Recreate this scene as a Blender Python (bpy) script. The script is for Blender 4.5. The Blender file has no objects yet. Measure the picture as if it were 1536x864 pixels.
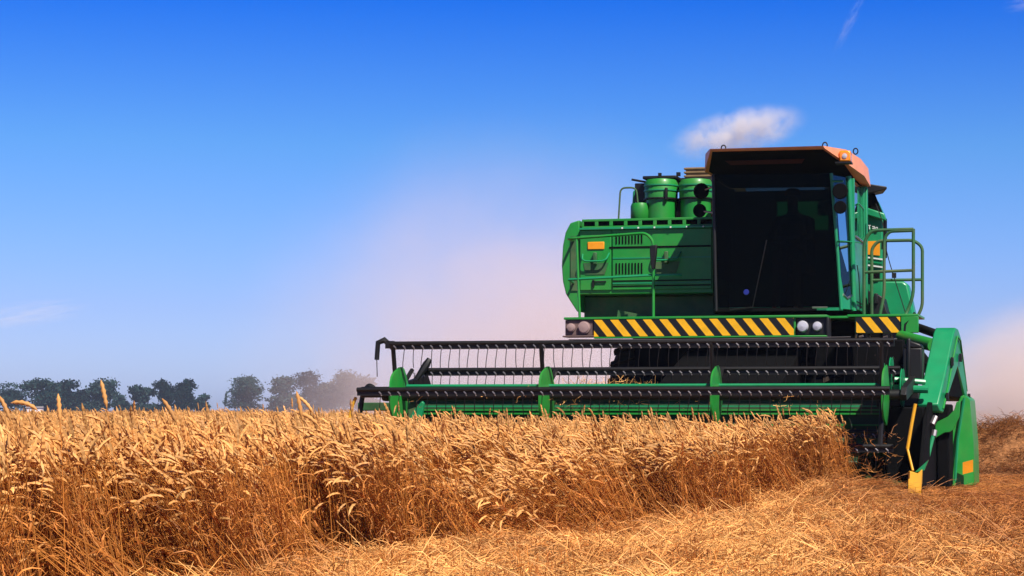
import bpy, bmesh, math, random
import numpy as np
from mathutils import Vector, Matrix, noise as mn
R = math.radians
rng = random.Random(7)
nr = np.random.default_rng(11)
sc = bpy.context.scene
COL = sc.collection

# ------------------------------------------------------------------ camera, sky, sun, exposure
cam_d = bpy.data.cameras.new("camera"); cam = bpy.data.objects.new("camera", cam_d); COL.objects.link(cam)
cam.location = (0, 0, 0.87); cam.rotation_euler = (R(90), 0, 0)
cam_d.sensor_width = 36; cam_d.lens = 70.3; cam_d.shift_x = -0.151; cam_d.shift_y = 0.119
cam_d.clip_start = 0.1; cam_d.clip_end = 12000
sc.camera = cam
SUN_EL, SUN_AZ = 50.0, 33.0           # azimuth measured from behind the camera towards the right
sdir = Vector((math.sin(R(SUN_AZ)) * math.cos(R(SUN_EL)), -math.cos(R(SUN_AZ)) * math.cos(R(SUN_EL)), math.sin(R(SUN_EL))))
sun_d = bpy.data.lights.new("sun", 'SUN'); sun = bpy.data.objects.new("sun", sun_d); COL.objects.link(sun)
sun_d.energy = 5.0; sun_d.angle = R(0.53); sun_d.color = (1.0, 0.93, 0.84)
sun.rotation_euler = (-sdir).to_track_quat('-Z', 'Y').to_euler()
sun.location = (10, -10, 20)
w = bpy.data.worlds.new("World"); sc.world = w; w.use_nodes = True
wn = w.node_tree; wn.nodes.clear()
wo = wn.nodes.new("ShaderNodeOutputWorld"); bg = wn.nodes.new("ShaderNodeBackground")
sky = wn.nodes.new("ShaderNodeTexSky"); sky.sky_type = 'NISHITA'; sky.sun_disc = False
sky.sun_elevation = R(SUN_EL); sky.sun_rotation = math.atan2(sdir.x, sdir.y); sky.air_density = 1.0; sky.dust_density = 0.6; sky.ozone_density = 2.0
tc = wn.nodes.new("ShaderNodeTexCoord"); sx = wn.nodes.new("ShaderNodeSeparateXYZ"); ramp = wn.nodes.new("ShaderNodeValToRGB")
mul = wn.nodes.new("ShaderNodeMix"); mul.data_type = 'RGBA'; mul.blend_type = 'MULTIPLY'; mul.inputs[0].default_value = 1.0
wn.links.new(tc.outputs['Generated'], sx.inputs[0]); wn.links.new(sx.outputs[2], ramp.inputs[0])
wn.links.new(sky.outputs[0], mul.inputs[6]); wn.links.new(ramp.outputs[0], mul.inputs[7])
wn.links.new(mul.outputs[2], bg.inputs[0]); wn.links.new(bg.outputs[0], wo.inputs[0])
RAMP = [(0.0, (0.66, 0.80, 1.50)), (0.05, (0.50, 0.63, 1.22)), (0.13, (0.27, 0.57, 1.08)), (0.20, (0.04, 0.34, 1.15)), (0.30, (0.015, 0.07, 0.28))]
cr = ramp.color_ramp
cr.elements[0].position, cr.elements[0].color = RAMP[0][0], (*RAMP[0][1], 1)
cr.elements[1].position, cr.elements[1].color = RAMP[-1][0], (*RAMP[-1][1], 1)
for p, c in RAMP[1:-1]:
    e = cr.elements.new(p); e.color = (*c, 1)
bg.inputs[1].default_value = 0.10
vs = sc.view_settings
vs.view_transform = 'Standard'; vs.look = 'None'; vs.exposure = 0.36; vs.gamma = 1.0; vs.use_curve_mapping = False
sc.cycles.use_denoising = True
sc.cycles.max_bounces = 7; sc.cycles.transparent_max_bounces = 12; sc.cycles.volume_bounces = 3
sc.cycles.volume_max_steps = 96

# ------------------------------------------------------------------ materials
def mat(name, base, rough=0.5, metal=0.0, var=0.15, vscale=6.0, coat=0.0, dust=0.0, dust_col=(0.30, 0.17, 0.10), spec=0.5, bump=0.0):
    m = bpy.data.materials.new(name); m.use_nodes = True; nt = m.node_tree; b = nt.nodes["Principled BSDF"]
    b.inputs['Roughness'].default_value = rough; b.inputs['Metallic'].default_value = metal
    b.inputs['Coat Weight'].default_value = coat; b.inputs['Coat Roughness'].default_value = 0.15
    b.inputs['Specular IOR Level'].default_value = spec
    t = nt.nodes.new("ShaderNodeTexCoord")
    n = nt.nodes.new("ShaderNodeTexNoise"); n.inputs['Scale'].default_value = vscale; n.inputs['Detail'].default_value = 6
    nt.links.new(t.outputs['Object'], n.inputs['Vector'])
    mr = nt.nodes.new("ShaderNodeMapRange"); mr.inputs[1].default_value = .25; mr.inputs[2].default_value = .75
    mr.inputs[3].default_value = 1 - var; mr.inputs[4].default_value = 1 + var
    nt.links.new(n.outputs[0], mr.inputs[0])
    mx = nt.nodes.new("ShaderNodeMix"); mx.data_type = 'RGBA'; mx.blend_type = 'MULTIPLY'; mx.inputs[0].default_value = 1
    mx.inputs[6].default_value = (*base, 1); nt.links.new(mr.outputs[0], mx.inputs[7])
    out = mx.outputs[2]
    if dust > 0:
        n2 = nt.nodes.new("ShaderNodeTexNoise"); n2.inputs['Scale'].default_value = 2.2; n2.inputs['Detail'].default_value = 9; n2.inputs['Roughness'].default_value = .7
        nt.links.new(t.outputs['Object'], n2.inputs['Vector'])
        m2 = nt.nodes.new("ShaderNodeMapRange"); m2.inputs[1].default_value = .42; m2.inputs[2].default_value = .72; m2.inputs[3].default_value = dust * .15; m2.inputs[4].default_value = dust
        nt.links.new(n2.outputs[0], m2.inputs[0])
        d = nt.nodes.new("ShaderNodeMix"); d.data_type = 'RGBA'; nt.links.new(m2.outputs[0], d.inputs[0])
        nt.links.new(out, d.inputs[6]); d.inputs[7].default_value = (*dust_col, 1); out = d.outputs[2]
        m3 = nt.nodes.new("ShaderNodeMapRange"); m3.inputs[3].default_value = rough; m3.inputs[4].default_value = .85
        nt.links.new(m2.outputs[0], m3.inputs[0]); nt.links.new(m3.outputs[0], b.inputs['Roughness'])
    nt.links.new(out, b.inputs['Base Color'])
    if bump > 0:
        bp = nt.nodes.new("ShaderNodeBump"); bp.inputs['Strength'].default_value = bump; bp.inputs['Distance'].default_value = .02
        nt.links.new(n.outputs[0], bp.inputs['Height']); nt.links.new(bp.outputs[0], b.inputs['Normal'])
    return m

GREEN = mat("green_paint", (0.003, 0.26, 0.028), .42, coat=.12, dust=.14, var=.12)
TEAL = mat("skylit_green", (0.003, 0.26, 0.095), .38, coat=.15, dust=.06, var=.12)  # bluer copy of the green, sky reflection mixed into the colour
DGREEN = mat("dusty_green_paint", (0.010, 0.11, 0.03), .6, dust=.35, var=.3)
SHADOWG = mat("shaded_green", (0.003, 0.045, 0.012), .5, dust=.12, var=.3)  # dark copy of the green, the trough's shade put into the colour
BLACK = mat("black_metal", (0.004, 0.004, 0.004), .5, dust=.015, var=.3)
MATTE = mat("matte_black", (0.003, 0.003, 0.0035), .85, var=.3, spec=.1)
RUBBER = mat("tyre_rubber", (0.010, 0.009, 0.008), .85, dust=.12, spec=.2)
ROOF = mat("faded_orange_paint", (0.82, 0.31, 0.16), .5, dust=.10, dust_col=(.6, .4, .3), var=.12)
YELLOW = mat("yellow_paint", (0.80, 0.40, 0.01), .45, dust=.18)
ORANGE = mat("orange_reflector", (0.90, 0.33, 0.01), .35, var=.1)
STEEL = mat("worn_steel", (0.45, 0.42, 0.42), .35, metal=.9, dust=.1)
RUST = mat("rusty_brown", (0.20, 0.12, 0.05), .75, dust=.6, dust_col=(.38, .26, .12), var=.4)
BROWN = mat("dust_caked_box", (0.09, 0.055, 0.05), .8, dust=.6, dust_col=(.28, .18, .16), var=.4)
WHITE = mat("white_lettering", (0.7, 0.75, 0.7), .6)
LAMP = mat("lamp_glass_clear", (0.55, 0.55, 0.62), .12, coat=1, dust=.15)
LAMPD = mat("lamp_glass_dusty", (0.36, 0.24, 0.22), .5, dust=.5, dust_col=(.4, .28, .25))
SKIN = mat("skin", (0.35, 0.2, 0.14), .6); CLOTH = mat("dark_shirt", (0.02, 0.02, 0.03), .9); HAIR = mat("dark_cap", (0.01, 0.01, 0.012), .9)
TRUNK = mat("bark", (0.10, 0.08, 0.06), .9)
PLASTER = mat("white_plaster", (0.75, 0.75, 0.78), .8)
SLATE = mat("grey_roofing", (0.25, 0.22, 0.22), .8)

def glass(name, tint, k=.5):
    m = bpy.data.materials.new(name); m.use_nodes = True; nt = m.node_tree; nt.nodes.clear()
    o = nt.nodes.new("ShaderNodeOutputMaterial"); t = nt.nodes.new("ShaderNodeBsdfTransparent"); g = nt.nodes.new("ShaderNodeBsdfGlossy")
    t.inputs[0].default_value = (*tint, 1); g.inputs['Roughness'].default_value = .03
    f = nt.nodes.new("ShaderNodeFresnel"); f.inputs[0].default_value = 1.45
    mm = nt.nodes.new("ShaderNodeMath"); mm.operation = 'MULTIPLY'; mm.inputs[1].default_value = k
    nt.links.new(f.outputs[0], mm.inputs[0])
    x = nt.nodes.new("ShaderNodeMixShader"); nt.links.new(mm.outputs[0], x.inputs[0]); nt.links.new(t.outputs[0], x.inputs[1]); nt.links.new(g.outputs[0], x.inputs[2])
    nt.links.new(x.outputs[0], o.inputs[0]); return m
GLASS = glass("dark_windscreen_glass", (.19, .21, .20), .08)
BGLASS = glass("blue_tinted_side_glass", (.05, .06, .12), 1.6)
AMBER = mat("amber_beacon_plastic", (0.95, 0.30, 0.005), .25, coat=.8, var=.2, vscale=20)

def stripes_mat():
    m = bpy.data.materials.new("hazard_stripes"); m.use_nodes = True; nt = m.node_tree; b = nt.nodes["Principled BSDF"]
    b.inputs['Roughness'].default_value = .45
    t = nt.nodes.new("ShaderNodeTexCoord"); s = nt.nodes.new("ShaderNodeSeparateXYZ"); nt.links.new(t.outputs['Object'], s.inputs[0])
    a = nt.nodes.new("ShaderNodeMath"); a.operation = 'MULTIPLY_ADD'; a.inputs[1].default_value = .82
    nt.links.new(s.outputs[2], a.inputs[0]); nt.links.new(s.outputs[0], a.inputs[2])
    d = nt.nodes.new("ShaderNodeMath"); d.operation = 'MULTIPLY_ADD'; d.inputs[1].default_value = 1 / .2015; d.inputs[2].default_value = 100.02; nt.links.new(a.outputs[0], d.inputs[0])
    f = nt.nodes.new("ShaderNodeMath"); f.operation = 'FRACT'; nt.links.new(d.outputs[0], f.inputs[0])
    g = nt.nodes.new("ShaderNodeMath"); g.operation = 'LESS_THAN'; g.inputs[1].default_value = .5; nt.links.new(f.outputs[0], g.inputs[0])
    n = nt.nodes.new("ShaderNodeTexNoise"); n.inputs['Scale'].default_value = 9; n.inputs['Detail'].default_value = 8; nt.links.new(t.outputs['Object'], n.inputs[0])
    mr = nt.nodes.new("ShaderNodeMapRange"); mr.inputs[1].default_value = .3; mr.inputs[2].default_value = .7; mr.inputs[3].default_value = .86; mr.inputs[4].default_value = 1.06; nt.links.new(n.outputs[0], mr.inputs[0])
    x = nt.nodes.new("ShaderNodeMix"); x.data_type = 'RGBA'; nt.links.new(g.outputs[0], x.inputs[0]); x.inputs[6].default_value = (.008, .007, .006, 1); x.inputs[7].default_value = (.98, .50, .006, 1)
    y = nt.nodes.new("ShaderNodeMix"); y.data_type = 'RGBA'; y.blend_type = 'MULTIPLY'; y.inputs[0].default_value = 1; nt.links.new(x.outputs[2], y.inputs[6]); nt.links.new(mr.outputs[0], y.inputs[7])
    nt.links.new(y.outputs[2], b.inputs['Base Color']); return m
STRIPES = stripes_mat()

def vcol_mat(name, rough=.6, gain=1.0, transl=.0):
    m = bpy.data.materials.new(name); m.use_nodes = True; nt = m.node_tree; b = nt.nodes["Principled BSDF"]
    a = nt.nodes.new("ShaderNodeAttribute"); a.attribute_name = "col"
    oi = nt.nodes.new("ShaderNodeObjectInfo")
    mr = nt.nodes.new("ShaderNodeMapRange"); mr.inputs[3].default_value = .66 * gain; mr.inputs[4].default_value = 1.16 * gain; nt.links.new(oi.outputs['Random'], mr.inputs[0])
    x = nt.nodes.new("ShaderNodeMix"); x.data_type = 'RGBA'; x.blend_type = 'MULTIPLY'; x.inputs[0].default_value = 1
    nt.links.new(a.outputs['Color'], x.inputs[6]); nt.links.new(mr.outputs[0], x.inputs[7])
    nt.links.new(x.outputs[2], b.inputs['Base Color']); b.inputs['Roughness'].default_value = rough
    b.inputs['Specular IOR Level'].default_value = .35
    return m
WHEAT = vcol_mat("ripe_wheat"); STRAW = vcol_mat("dry_straw", gain=1.0)
nt = STRAW.node_tree; b_ = nt.nodes["Principled BSDF"]; src = b_.inputs['Base Color'].links[0].from_socket
gg = nt.nodes.new("ShaderNodeNewGeometry"); nn = nt.nodes.new("ShaderNodeTexNoise"); nn.inputs['Scale'].default_value = 1.3; nn.inputs['Detail'].default_value = 5
nt.links.new(gg.outputs['Position'], nn.inputs[0]); rr_ = nt.nodes.new("ShaderNodeValToRGB"); nt.links.new(nn.outputs[0], rr_.inputs[0])
rr_.color_ramp.elements[0].position = .34; rr_.color_ramp.elements[0].color = (.62, .42, .30, 1); rr_.color_ramp.elements[1].position = .60; rr_.color_ramp.elements[1].color = (1.12, 1.05, 1.0, 1)
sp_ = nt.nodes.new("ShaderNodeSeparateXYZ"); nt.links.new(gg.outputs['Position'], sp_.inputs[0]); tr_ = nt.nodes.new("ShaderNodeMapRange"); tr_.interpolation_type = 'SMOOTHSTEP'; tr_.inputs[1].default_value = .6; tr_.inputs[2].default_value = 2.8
nt.links.new(sp_.outputs[0], tr_.inputs[0])      # straw tint turns browner towards the right
right_tint = nt.nodes.new("ShaderNodeMix"); right_tint.data_type = 'RGBA'; right_tint.blend_type = 'MULTIPLY'; right_tint.inputs[7].default_value = (.58, .43, .34, 1); nt.links.new(tr_.outputs[0], right_tint.inputs[0]); nt.links.new(rr_.outputs[0], right_tint.inputs[6])
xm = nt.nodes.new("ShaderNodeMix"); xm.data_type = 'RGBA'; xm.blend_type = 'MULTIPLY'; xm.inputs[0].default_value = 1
nt.links.new(src, xm.inputs[6]); nt.links.new(right_tint.outputs[2], xm.inputs[7]); nt.links.new(xm.outputs[2], b_.inputs['Base Color'])

# ------------------------------------------------------------------ mesh helpers
class MB:
    def __init__(s): s.v = []; s.f = []; s.sm = []
    def add(s, vs_, fs, smooth=False):
        o = len(s.v); s.v += [tuple(p) for p in vs_]; s.f += [tuple(o + i for i in f) for f in fs]; s.sm += [smooth] * len(fs)
        return s
    def box(s, x0, x1, y0, y1, z0, z1):
        return s.add([(x, y, z) for z in (z0, z1) for y in (y0, y1) for x in (x0, x1)],
                     [(0, 2, 3, 1), (4, 5, 7, 6), (0, 1, 5, 4), (2, 6, 7, 3), (0, 4, 6, 2), (1, 3, 7, 5)])
    def extr(s, poly, vec):
        n = len(poly); v = Vector(vec); a = [Vector(p) for p in poly]; b = [p + v for p in a]
        nrm = Vector((0, 0, 0))
        for i in range(n): nrm += a[i].cross(a[(i + 1) % n])
        fs = [tuple(range(n)), tuple(range(2 * n - 1, n - 1, -1))] + [(i, n + i, n + (i + 1) % n, (i + 1) % n) for i in range(n)]
        if nrm.dot(v) > 0: fs = [tuple(reversed(f)) for f in fs]
        return s.add(a + b, fs)
    def xz(s, poly, y0, y1): return s.extr([(x, y0, z) for x, z in poly], (0, y1 - y0, 0))
    def yz(s, poly, x0, x1): return s.extr([(x0, y, z) for y, z in poly], (x1 - x0, 0, 0))
    def xy(s, poly, z0, z1): return s.extr([(x, y, z0) for x, y in poly], (0, 0, z1 - z0))
    def tube(s, pts, r, n=8, cap=True):
        P = [Vector(p) for p in pts]; k = len(P); rr = r if isinstance(r, (list, tuple)) else [r] * k
        T = []
        for i in range(k):
            d = Vector((0, 0, 0))
            if i: d += (P[i] - P[i - 1]).normalized()
            if i < k - 1: d += (P[i + 1] - P[i]).normalized()
            T.append(d.normalized())
        u = T[0].orthogonal().normalized(); V = []
        for i in range(k):
            u = (u - T[i] * u.dot(T[i])).normalized(); q = T[i].cross(u)
            for j in range(n):
                a = 2 * math.pi * j / n; V.append(P[i] + (u * math.cos(a) + q * math.sin(a)) * rr[i])
        F = [(i * n + j, i * n + (j + 1) % n, (i + 1) * n + (j + 1) % n, (i + 1) * n + j) for i in range(k - 1) for j in range(n)]
        s.add(V, F, True)
        if cap:
            o = len(s.v) - k * n
            s.f.append(tuple(o + j for j in reversed(range(n)))); s.sm.append(False)
            s.f.append(tuple(o + (k - 1) * n + j for j in range(n))); s.sm.append(False)
        return s
    def lathe(s, prof, c, axis='z', n=24):     # prof: (radius, along)
        V = []; c = Vector(c)
        for r_, h in prof:
            for j in range(n):
                a = 2 * math.pi * j / n; p, q = r_ * math.cos(a), r_ * math.sin(a)
                V.append(c + Vector({'z': (p, q, h), 'x': (h, p, q), 'y': (q, h, p)}[axis]))
        k = len(prof)
        F = [(i * n + j, i * n + (j + 1) % n, (i + 1) * n + (j + 1) % n, (i + 1) * n + j) for i in range(k - 1) for j in range(n)]
        F += [tuple(reversed(range(n))), tuple((k - 1) * n + j for j in range(n))]
        return s.add(V, F, True)
    def build(s, name, m, parent=None, bev=0.0, angle=35):
        me = bpy.data.meshes.new(name); me.from_pydata(s.v, [], s.f)
        me.polygons.foreach_set('use_smooth', [True] * len(s.f))
        me.materials.append(m); me.set_sharp_from_angle(angle=R(angle))
        o = bpy.data.objects.new(name, me); COL.objects.link(o); o.parent = parent
        if bev > 0:
            b = o.modifiers.new("bevel", 'BEVEL'); b.width = bev; b.segments = 2; b.limit_method = 'ANGLE'; b.angle_limit = R(40)
        return o

def fillet(pts, r, n=4):
    P = [Vector(p) for p in pts]; out = [P[0]]
    for i in range(1, len(P) - 1):
        a, b, c = P[i - 1], P[i], P[i + 1]; d1 = (a - b); d2 = (c - b)
        k = min(r, d1.length * .45, d2.length * .45); p, q = b + d1.normalized() * k, b + d2.normalized() * k
        for j in range(n + 1):
            t = j / n; out.append(p * (1 - t) ** 2 + b * 2 * t * (1 - t) + q * t * t)
    out.append(P[-1]); return out

def empty(name, label, cat, loc=(0, 0, 0), rz=0.0, group=None):
    o = bpy.data.objects.new(name, None); COL.objects.link(o); o.location = loc; o.rotation_euler = (0, 0, rz)
    tag(o, label, cat, group); return o
def tag(o, label=None, cat=None, group=None, kind=None):
    if label: o['label'] = label
    if cat: o['category'] = cat
    if group: o['group'] = group
    if kind: o['kind'] = kind
    return o

# machine frame: local x to the viewer's right, local y away, origin on the ground below the cab front
ANG = R(12.2); MX, MY = 0.76, 24.0
def to_local(x, y):
    u, v = x - MX, y - MY
    return u * math.cos(ANG) - v * math.sin(ANG), u * math.sin(ANG) + v * math.cos(ANG)

# ------------------------------------------------------------------ ground
EDGE = [(-3.6, 3.0), (-2.6, 7.5), (-2.25, 9.3), (-1.95, 11.0), (-1.45, 12.1), (-0.95, 13.1), (-0.2, 14.4), (0.6, 16.0), (1.45, 18.6), (1.9, 19.8), (2.1, 40.0)]
def edge_x(y):
    for (x0, y0), (x1, y1) in zip(EDGE, EDGE[1:]):
        if y0 <= y <= y1: return x0 + (x1 - x0) * (y - y0) / (y1 - y0)
    return EDGE[0][0] if y < EDGE[0][1] else EDGE[-1][0]
def gz(x, y):
    z = 0.03 * mn.noise((x * .9, y * .9, 0)) + 0.018 * mn.noise((x * 3.1, y * 3.1, 4))
    if 8 < y < 22:
        d = x - edge_x(y)
        z += .15 * math.exp(-((d - .15) / .5) ** 2) * min(1, max(0, (y - 16) / 2.5)) * min(1, max(0, (20.6 - y) / .8))
    return z
def axis(lo, a, b, hi, step, g=1.35):
    c = list(np.arange(a, b, step)); s_ = step
    L = []; x = a
    while x > lo: s_ *= g; x -= s_; L.append(max(x, lo))
    s_ = step; Rr = []; x = c[-1]
    while x < hi: s_ *= g; x += s_; Rr.append(min(x, hi))
    return L[::-1] + c + Rr
gx = axis(-1600, -8, 12, 1600, .14); gy = axis(-60, 5, 42, 3000, .14)
V = []
for y in gy:
    for x in gx:
        fade = 1 if (-8 < x < 12 and 5 < y < 42) else 0
        V.append((x, y, gz(x, y) if fade else 0.0))
nx = len(gx)
Fc = [(j * nx + i, j * nx + i + 1, (j + 1) * nx + i + 1, (j + 1) * nx + i) for j in range(len(gy) - 1) for i in range(nx - 1)]
gm = mat("stubble_ground", (0.17, 0.07, 0.022), .95, var=.45, vscale=14, spec=.1, bump=.6)
g = MB().add(V, Fc, True).build("stubble_ground", gm, angle=180); tag(g, kind='structure')

# ------------------------------------------------------------------ plant and straw field built from small clumps
def ribbon_tube(P, rad, sides, V, Fa, C, col):
    o = len(V); k = len(P)
    T = np.gradient(np.array(P), axis=0); T /= np.linalg.norm(T, axis=1)[:, None] + 1e-9
    ref = np.array([.3, .9, .2]); 
    for i in range(k):
        u = np.cross(T[i], ref); u /= np.linalg.norm(u) + 1e-9; q = np.cross(T[i], u)
        for j in range(sides):
            a = 2 * math.pi * j / sides
            V.append(tuple(P[i] + (u * math.cos(a) + q * math.sin(a)) * rad[i])); C.append(col)
    for i in range(k - 1):
        for j in range(sides):
            Fa.append((o + i * sides + j, o + i * sides + (j + 1) % sides, o + (i + 1) * sides + (j + 1) % sides, o + (i + 1) * sides + j))
def jit(c, a=.18):
    k = 1 + nr.uniform(-a, a); h = nr.uniform(-.06, .06)
    return (max(0, c[0] * k), max(0, c[1] * k * (1 + h)), max(0, c[2] * k * (1 + 2 * h)), 1.0)
C_STEM = (0.52, 0.185, 0.028); C_EAR = (0.71, 0.345, 0.10); C_LEAF = (0.56, 0.20, 0.04); C_STRAW = (0.84, 0.46, 0.145)
def make_stalk(V, Fa, C, base, hgt, lean, az, nod, ear_len=.105, ear_r=.0075, sides=3, leaf=True, hi=False):
    d = np.array([math.cos(az), math.sin(az), 0.0]); P = []; p = np.array(base, float); n = 6; th = lean * .4
    P.append(p.copy())
    for i in range(n):
        th = lean * (.4 + .6 * (i + 1) / n) + (nod * .35 if i == n - 1 else 0)
        p = p + (d * math.sin(th) + np.array([0, 0, math.cos(th)])) * hgt / n; P.append(p.copy())
    ribbon_tube(P, [.0024 - .0011 * i / n for i in range(n + 1)], sides, V, Fa, C, jit(C_STEM))
    E = [p.copy()]; m_ = 10 if hi else 8
    for i in range(m_):
        th += nod * .65 / m_; p = p + (d * math.sin(th) + np.array([0, 0, math.cos(th)])) * ear_len / m_; E.append(p.copy())
    prof = [.25] + [(.72 if i % 2 else 1.15) * math.sin(math.pi * (0.12 + .8 * i / m_)) ** .5 for i in range(1, m_)] + [.12]
    ribbon_tube(E, [ear_r * k for k in prof], 6 if hi else 4, V, Fa, C, jit(C_EAR, .1 if hi else .30))
    if leaf:
        for _ in range(2):
            i = nr.integers(1, 5); q = P[i].copy(); a = nr.uniform(0, 6.28); L = nr.uniform(.10, .24); s_ = np.array([math.cos(a), math.sin(a), 0]); sd = np.array([-math.sin(a), math.cos(a), 0]) * nr.uniform(.003, .0065)
            c = jit(C_LEAF, .3); o = len(V); t = nr.uniform(.1, .6); tw = nr.uniform(-1, 1)
            for k in range(5):
                wdt = (1 - k / 4.6); sdd = sd * math.cos(tw * k * .5) + np.array([0, 0, 1]) * np.linalg.norm(sd) * math.sin(tw * k * .5)
                V.append(tuple(q + sdd * wdt)); V.append(tuple(q - sdd * wdt)); C.append(c); C.append(c)
                q = q + (s_ * math.sin(t) + np.array([0, 0, math.cos(t)])) * L / 4; t += nr.uniform(.4, .8)
            for k in range(4): Fa.append((o + 2 * k, o + 2 * k + 1, o + 2 * k + 3, o + 2 * k + 2))

def wheat_clump(n=10, rad=.10, leanmul=1.0):
    V, Fa, C = [], [], []
    for _ in range(n):
        a, r_ = nr.uniform(0, 6.28), rad * math.sqrt(nr.uniform())
        az = nr.normal(math.pi, .8)
        make_stalk(V, Fa, C, (r_ * math.cos(a), r_ * math.sin(a), 0), nr.normal(.72, .055), abs(nr.normal(.06, .08)) * leanmul, az, min(2.7, abs(nr.normal(1.35, .75))), ear_len=nr.uniform(.08, .125), ear_r=nr.uniform(.0065, .0095))
    return V, Fa, C
def straw_clump(n=50, rad=.2, up=.15, lo=.03, hi=.17):
    V, Fa, C = [], [], []
    for _ in range(n):
        a, r_ = nr.uniform(0, 6.28), rad * math.sqrt(nr.uniform()); L = nr.uniform(lo, hi); az = nr.uniform(0, 6.28); el = abs(nr.normal(0, up))
        p = np.array([r_ * math.cos(a), r_ * math.sin(a), nr.uniform(0, .045)]); d = np.array([math.cos(az) * math.cos(el), math.sin(az) * math.cos(el), math.sin(el)])
        sag = nr.uniform(-.02, .03); P = [p, p + d * L * .5 + np.array([0, 0, sag]), p + d * L]
        ribbon_tube(P, [.0022, .0021, .0013], 3, V, Fa, C, jit(C_STRAW, .55))
    return V, Fa, C
def stub_clump(n=16, rad=.2):
    V, Fa, C = [], [], []
    for _ in range(n):
        a, r_ = nr.uniform(0, 6.28), rad * math.sqrt(nr.uniform()); L = nr.uniform(.04, .13)
        p = np.array([r_ * math.cos(a), r_ * math.sin(a), -.01]); d = np.array([nr.normal(0, .3), nr.normal(0, .3), 1.0])
        ribbon_tube([p, p + d * L], [.0022, .002], 3, V, Fa, C, jit(C_STEM, .3))
    return V, Fa, C

def scatter_tree(nvar):
    ng = bpy.data.node_groups.new("scatter", 'GeometryNodeTree')
    ng.interface.new_socket("Geometry", in_out='INPUT', socket_type='NodeSocketGeometry')
    ng.interface.new_socket("Geometry", in_out='OUTPUT', socket_type='NodeSocketGeometry')
    N, L = ng.nodes.new, ng.links.new
    gi, go = N('NodeGroupInput'), N('NodeGroupOutput')
    def attr(name, typ):
        a = N('GeometryNodeInputNamedAttribute'); a.data_type = typ; a.inputs[0].default_value = name; return a.outputs[0]
    var = attr("variant", 'INT')
    def pick(i):
        c = N('FunctionNodeCompare'); c.data_type = 'INT'; c.operation = 'EQUAL'; L(var, c.inputs[2]); c.inputs[3].default_value = i
        s = N('GeometryNodeSeparateGeometry'); s.domain = 'POINT'; L(gi.outputs[0], s.inputs[0]); L(c.outputs[0], s.inputs[1]); return s.outputs[0]
    jn = N('GeometryNodeJoinGeometry')
    for i in reversed(range(nvar)):
        g2 = N('GeometryNodeGeometryToInstance'); L(pick(i), g2.inputs[0]); L(g2.outputs[0], jn.inputs[0])
    m2p = N('GeometryNodeMeshToPoints'); L(pick(-1), m2p.inputs[0])
    iop = N('GeometryNodeInstanceOnPoints'); L(m2p.outputs[0], iop.inputs['Points']); L(jn.outputs[0], iop.inputs['Instance'])
    iop.inputs['Pick Instance'].default_value = True
    L(attr("pick", 'INT'), iop.inputs['Instance Index'])
    e2r = N('FunctionNodeEulerToRotation'); L(attr("rot", 'FLOAT_VECTOR'), e2r.inputs[0]); L(e2r.outputs[0], iop.inputs['Rotation'])
    L(attr("scl", 'FLOAT_VECTOR'), iop.inputs['Scale'])
    L(iop.outputs[0], go.inputs[0])
    return ng

def field(name, clumps, pts, m):
    """pts: list of (x,y,z, rx,ry,rz, sx,sy,sz, pick)"""
    V, Fa, C, var = [], [], [], []
    for i, (v, f, c) in enumerate(clumps):
        o = len(V); V += v; Fa += [tuple(o + k for k in q) for q in f]; C += c; var += [i] * len(v)
    n0 = len(V); V += [p[:3] for p in pts]; C += [(0, 0, 0, 1)] * len(pts); var += [-1] * len(pts)
    me = bpy.data.meshes.new(name); me.from_pydata(V, [], Fa); me.materials.append(m)
    A = me.attributes
    a = A.new("variant", 'INT', 'POINT'); a.data.foreach_set('value', var)
    a = A.new("pick", 'INT', 'POINT'); a.data.foreach_set('value', [0] * n0 + [int(p[9]) for p in pts])
    a = A.new("rot", 'FLOAT_VECTOR', 'POINT'); a.data.foreach_set('vector', np.concatenate([np.zeros(n0 * 3), np.array([p[3:6] for p in pts], float).ravel()]))
    a = A.new("scl", 'FLOAT_VECTOR', 'POINT'); a.data.foreach_set('vector', np.concatenate([np.ones(n0 * 3), np.array([p[6:9] for p in pts], float).ravel()]))
    a = A.new("col", 'FLOAT_COLOR', 'POINT'); a.data.foreach_set('color', np.array(C, float).ravel())
    o = bpy.data.objects.new(name, me); COL.objects.link(o)
    md = o.modifiers.new("scatter", 'NODES'); md.node_group = scatter_tree(len(clumps))
    return o

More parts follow.
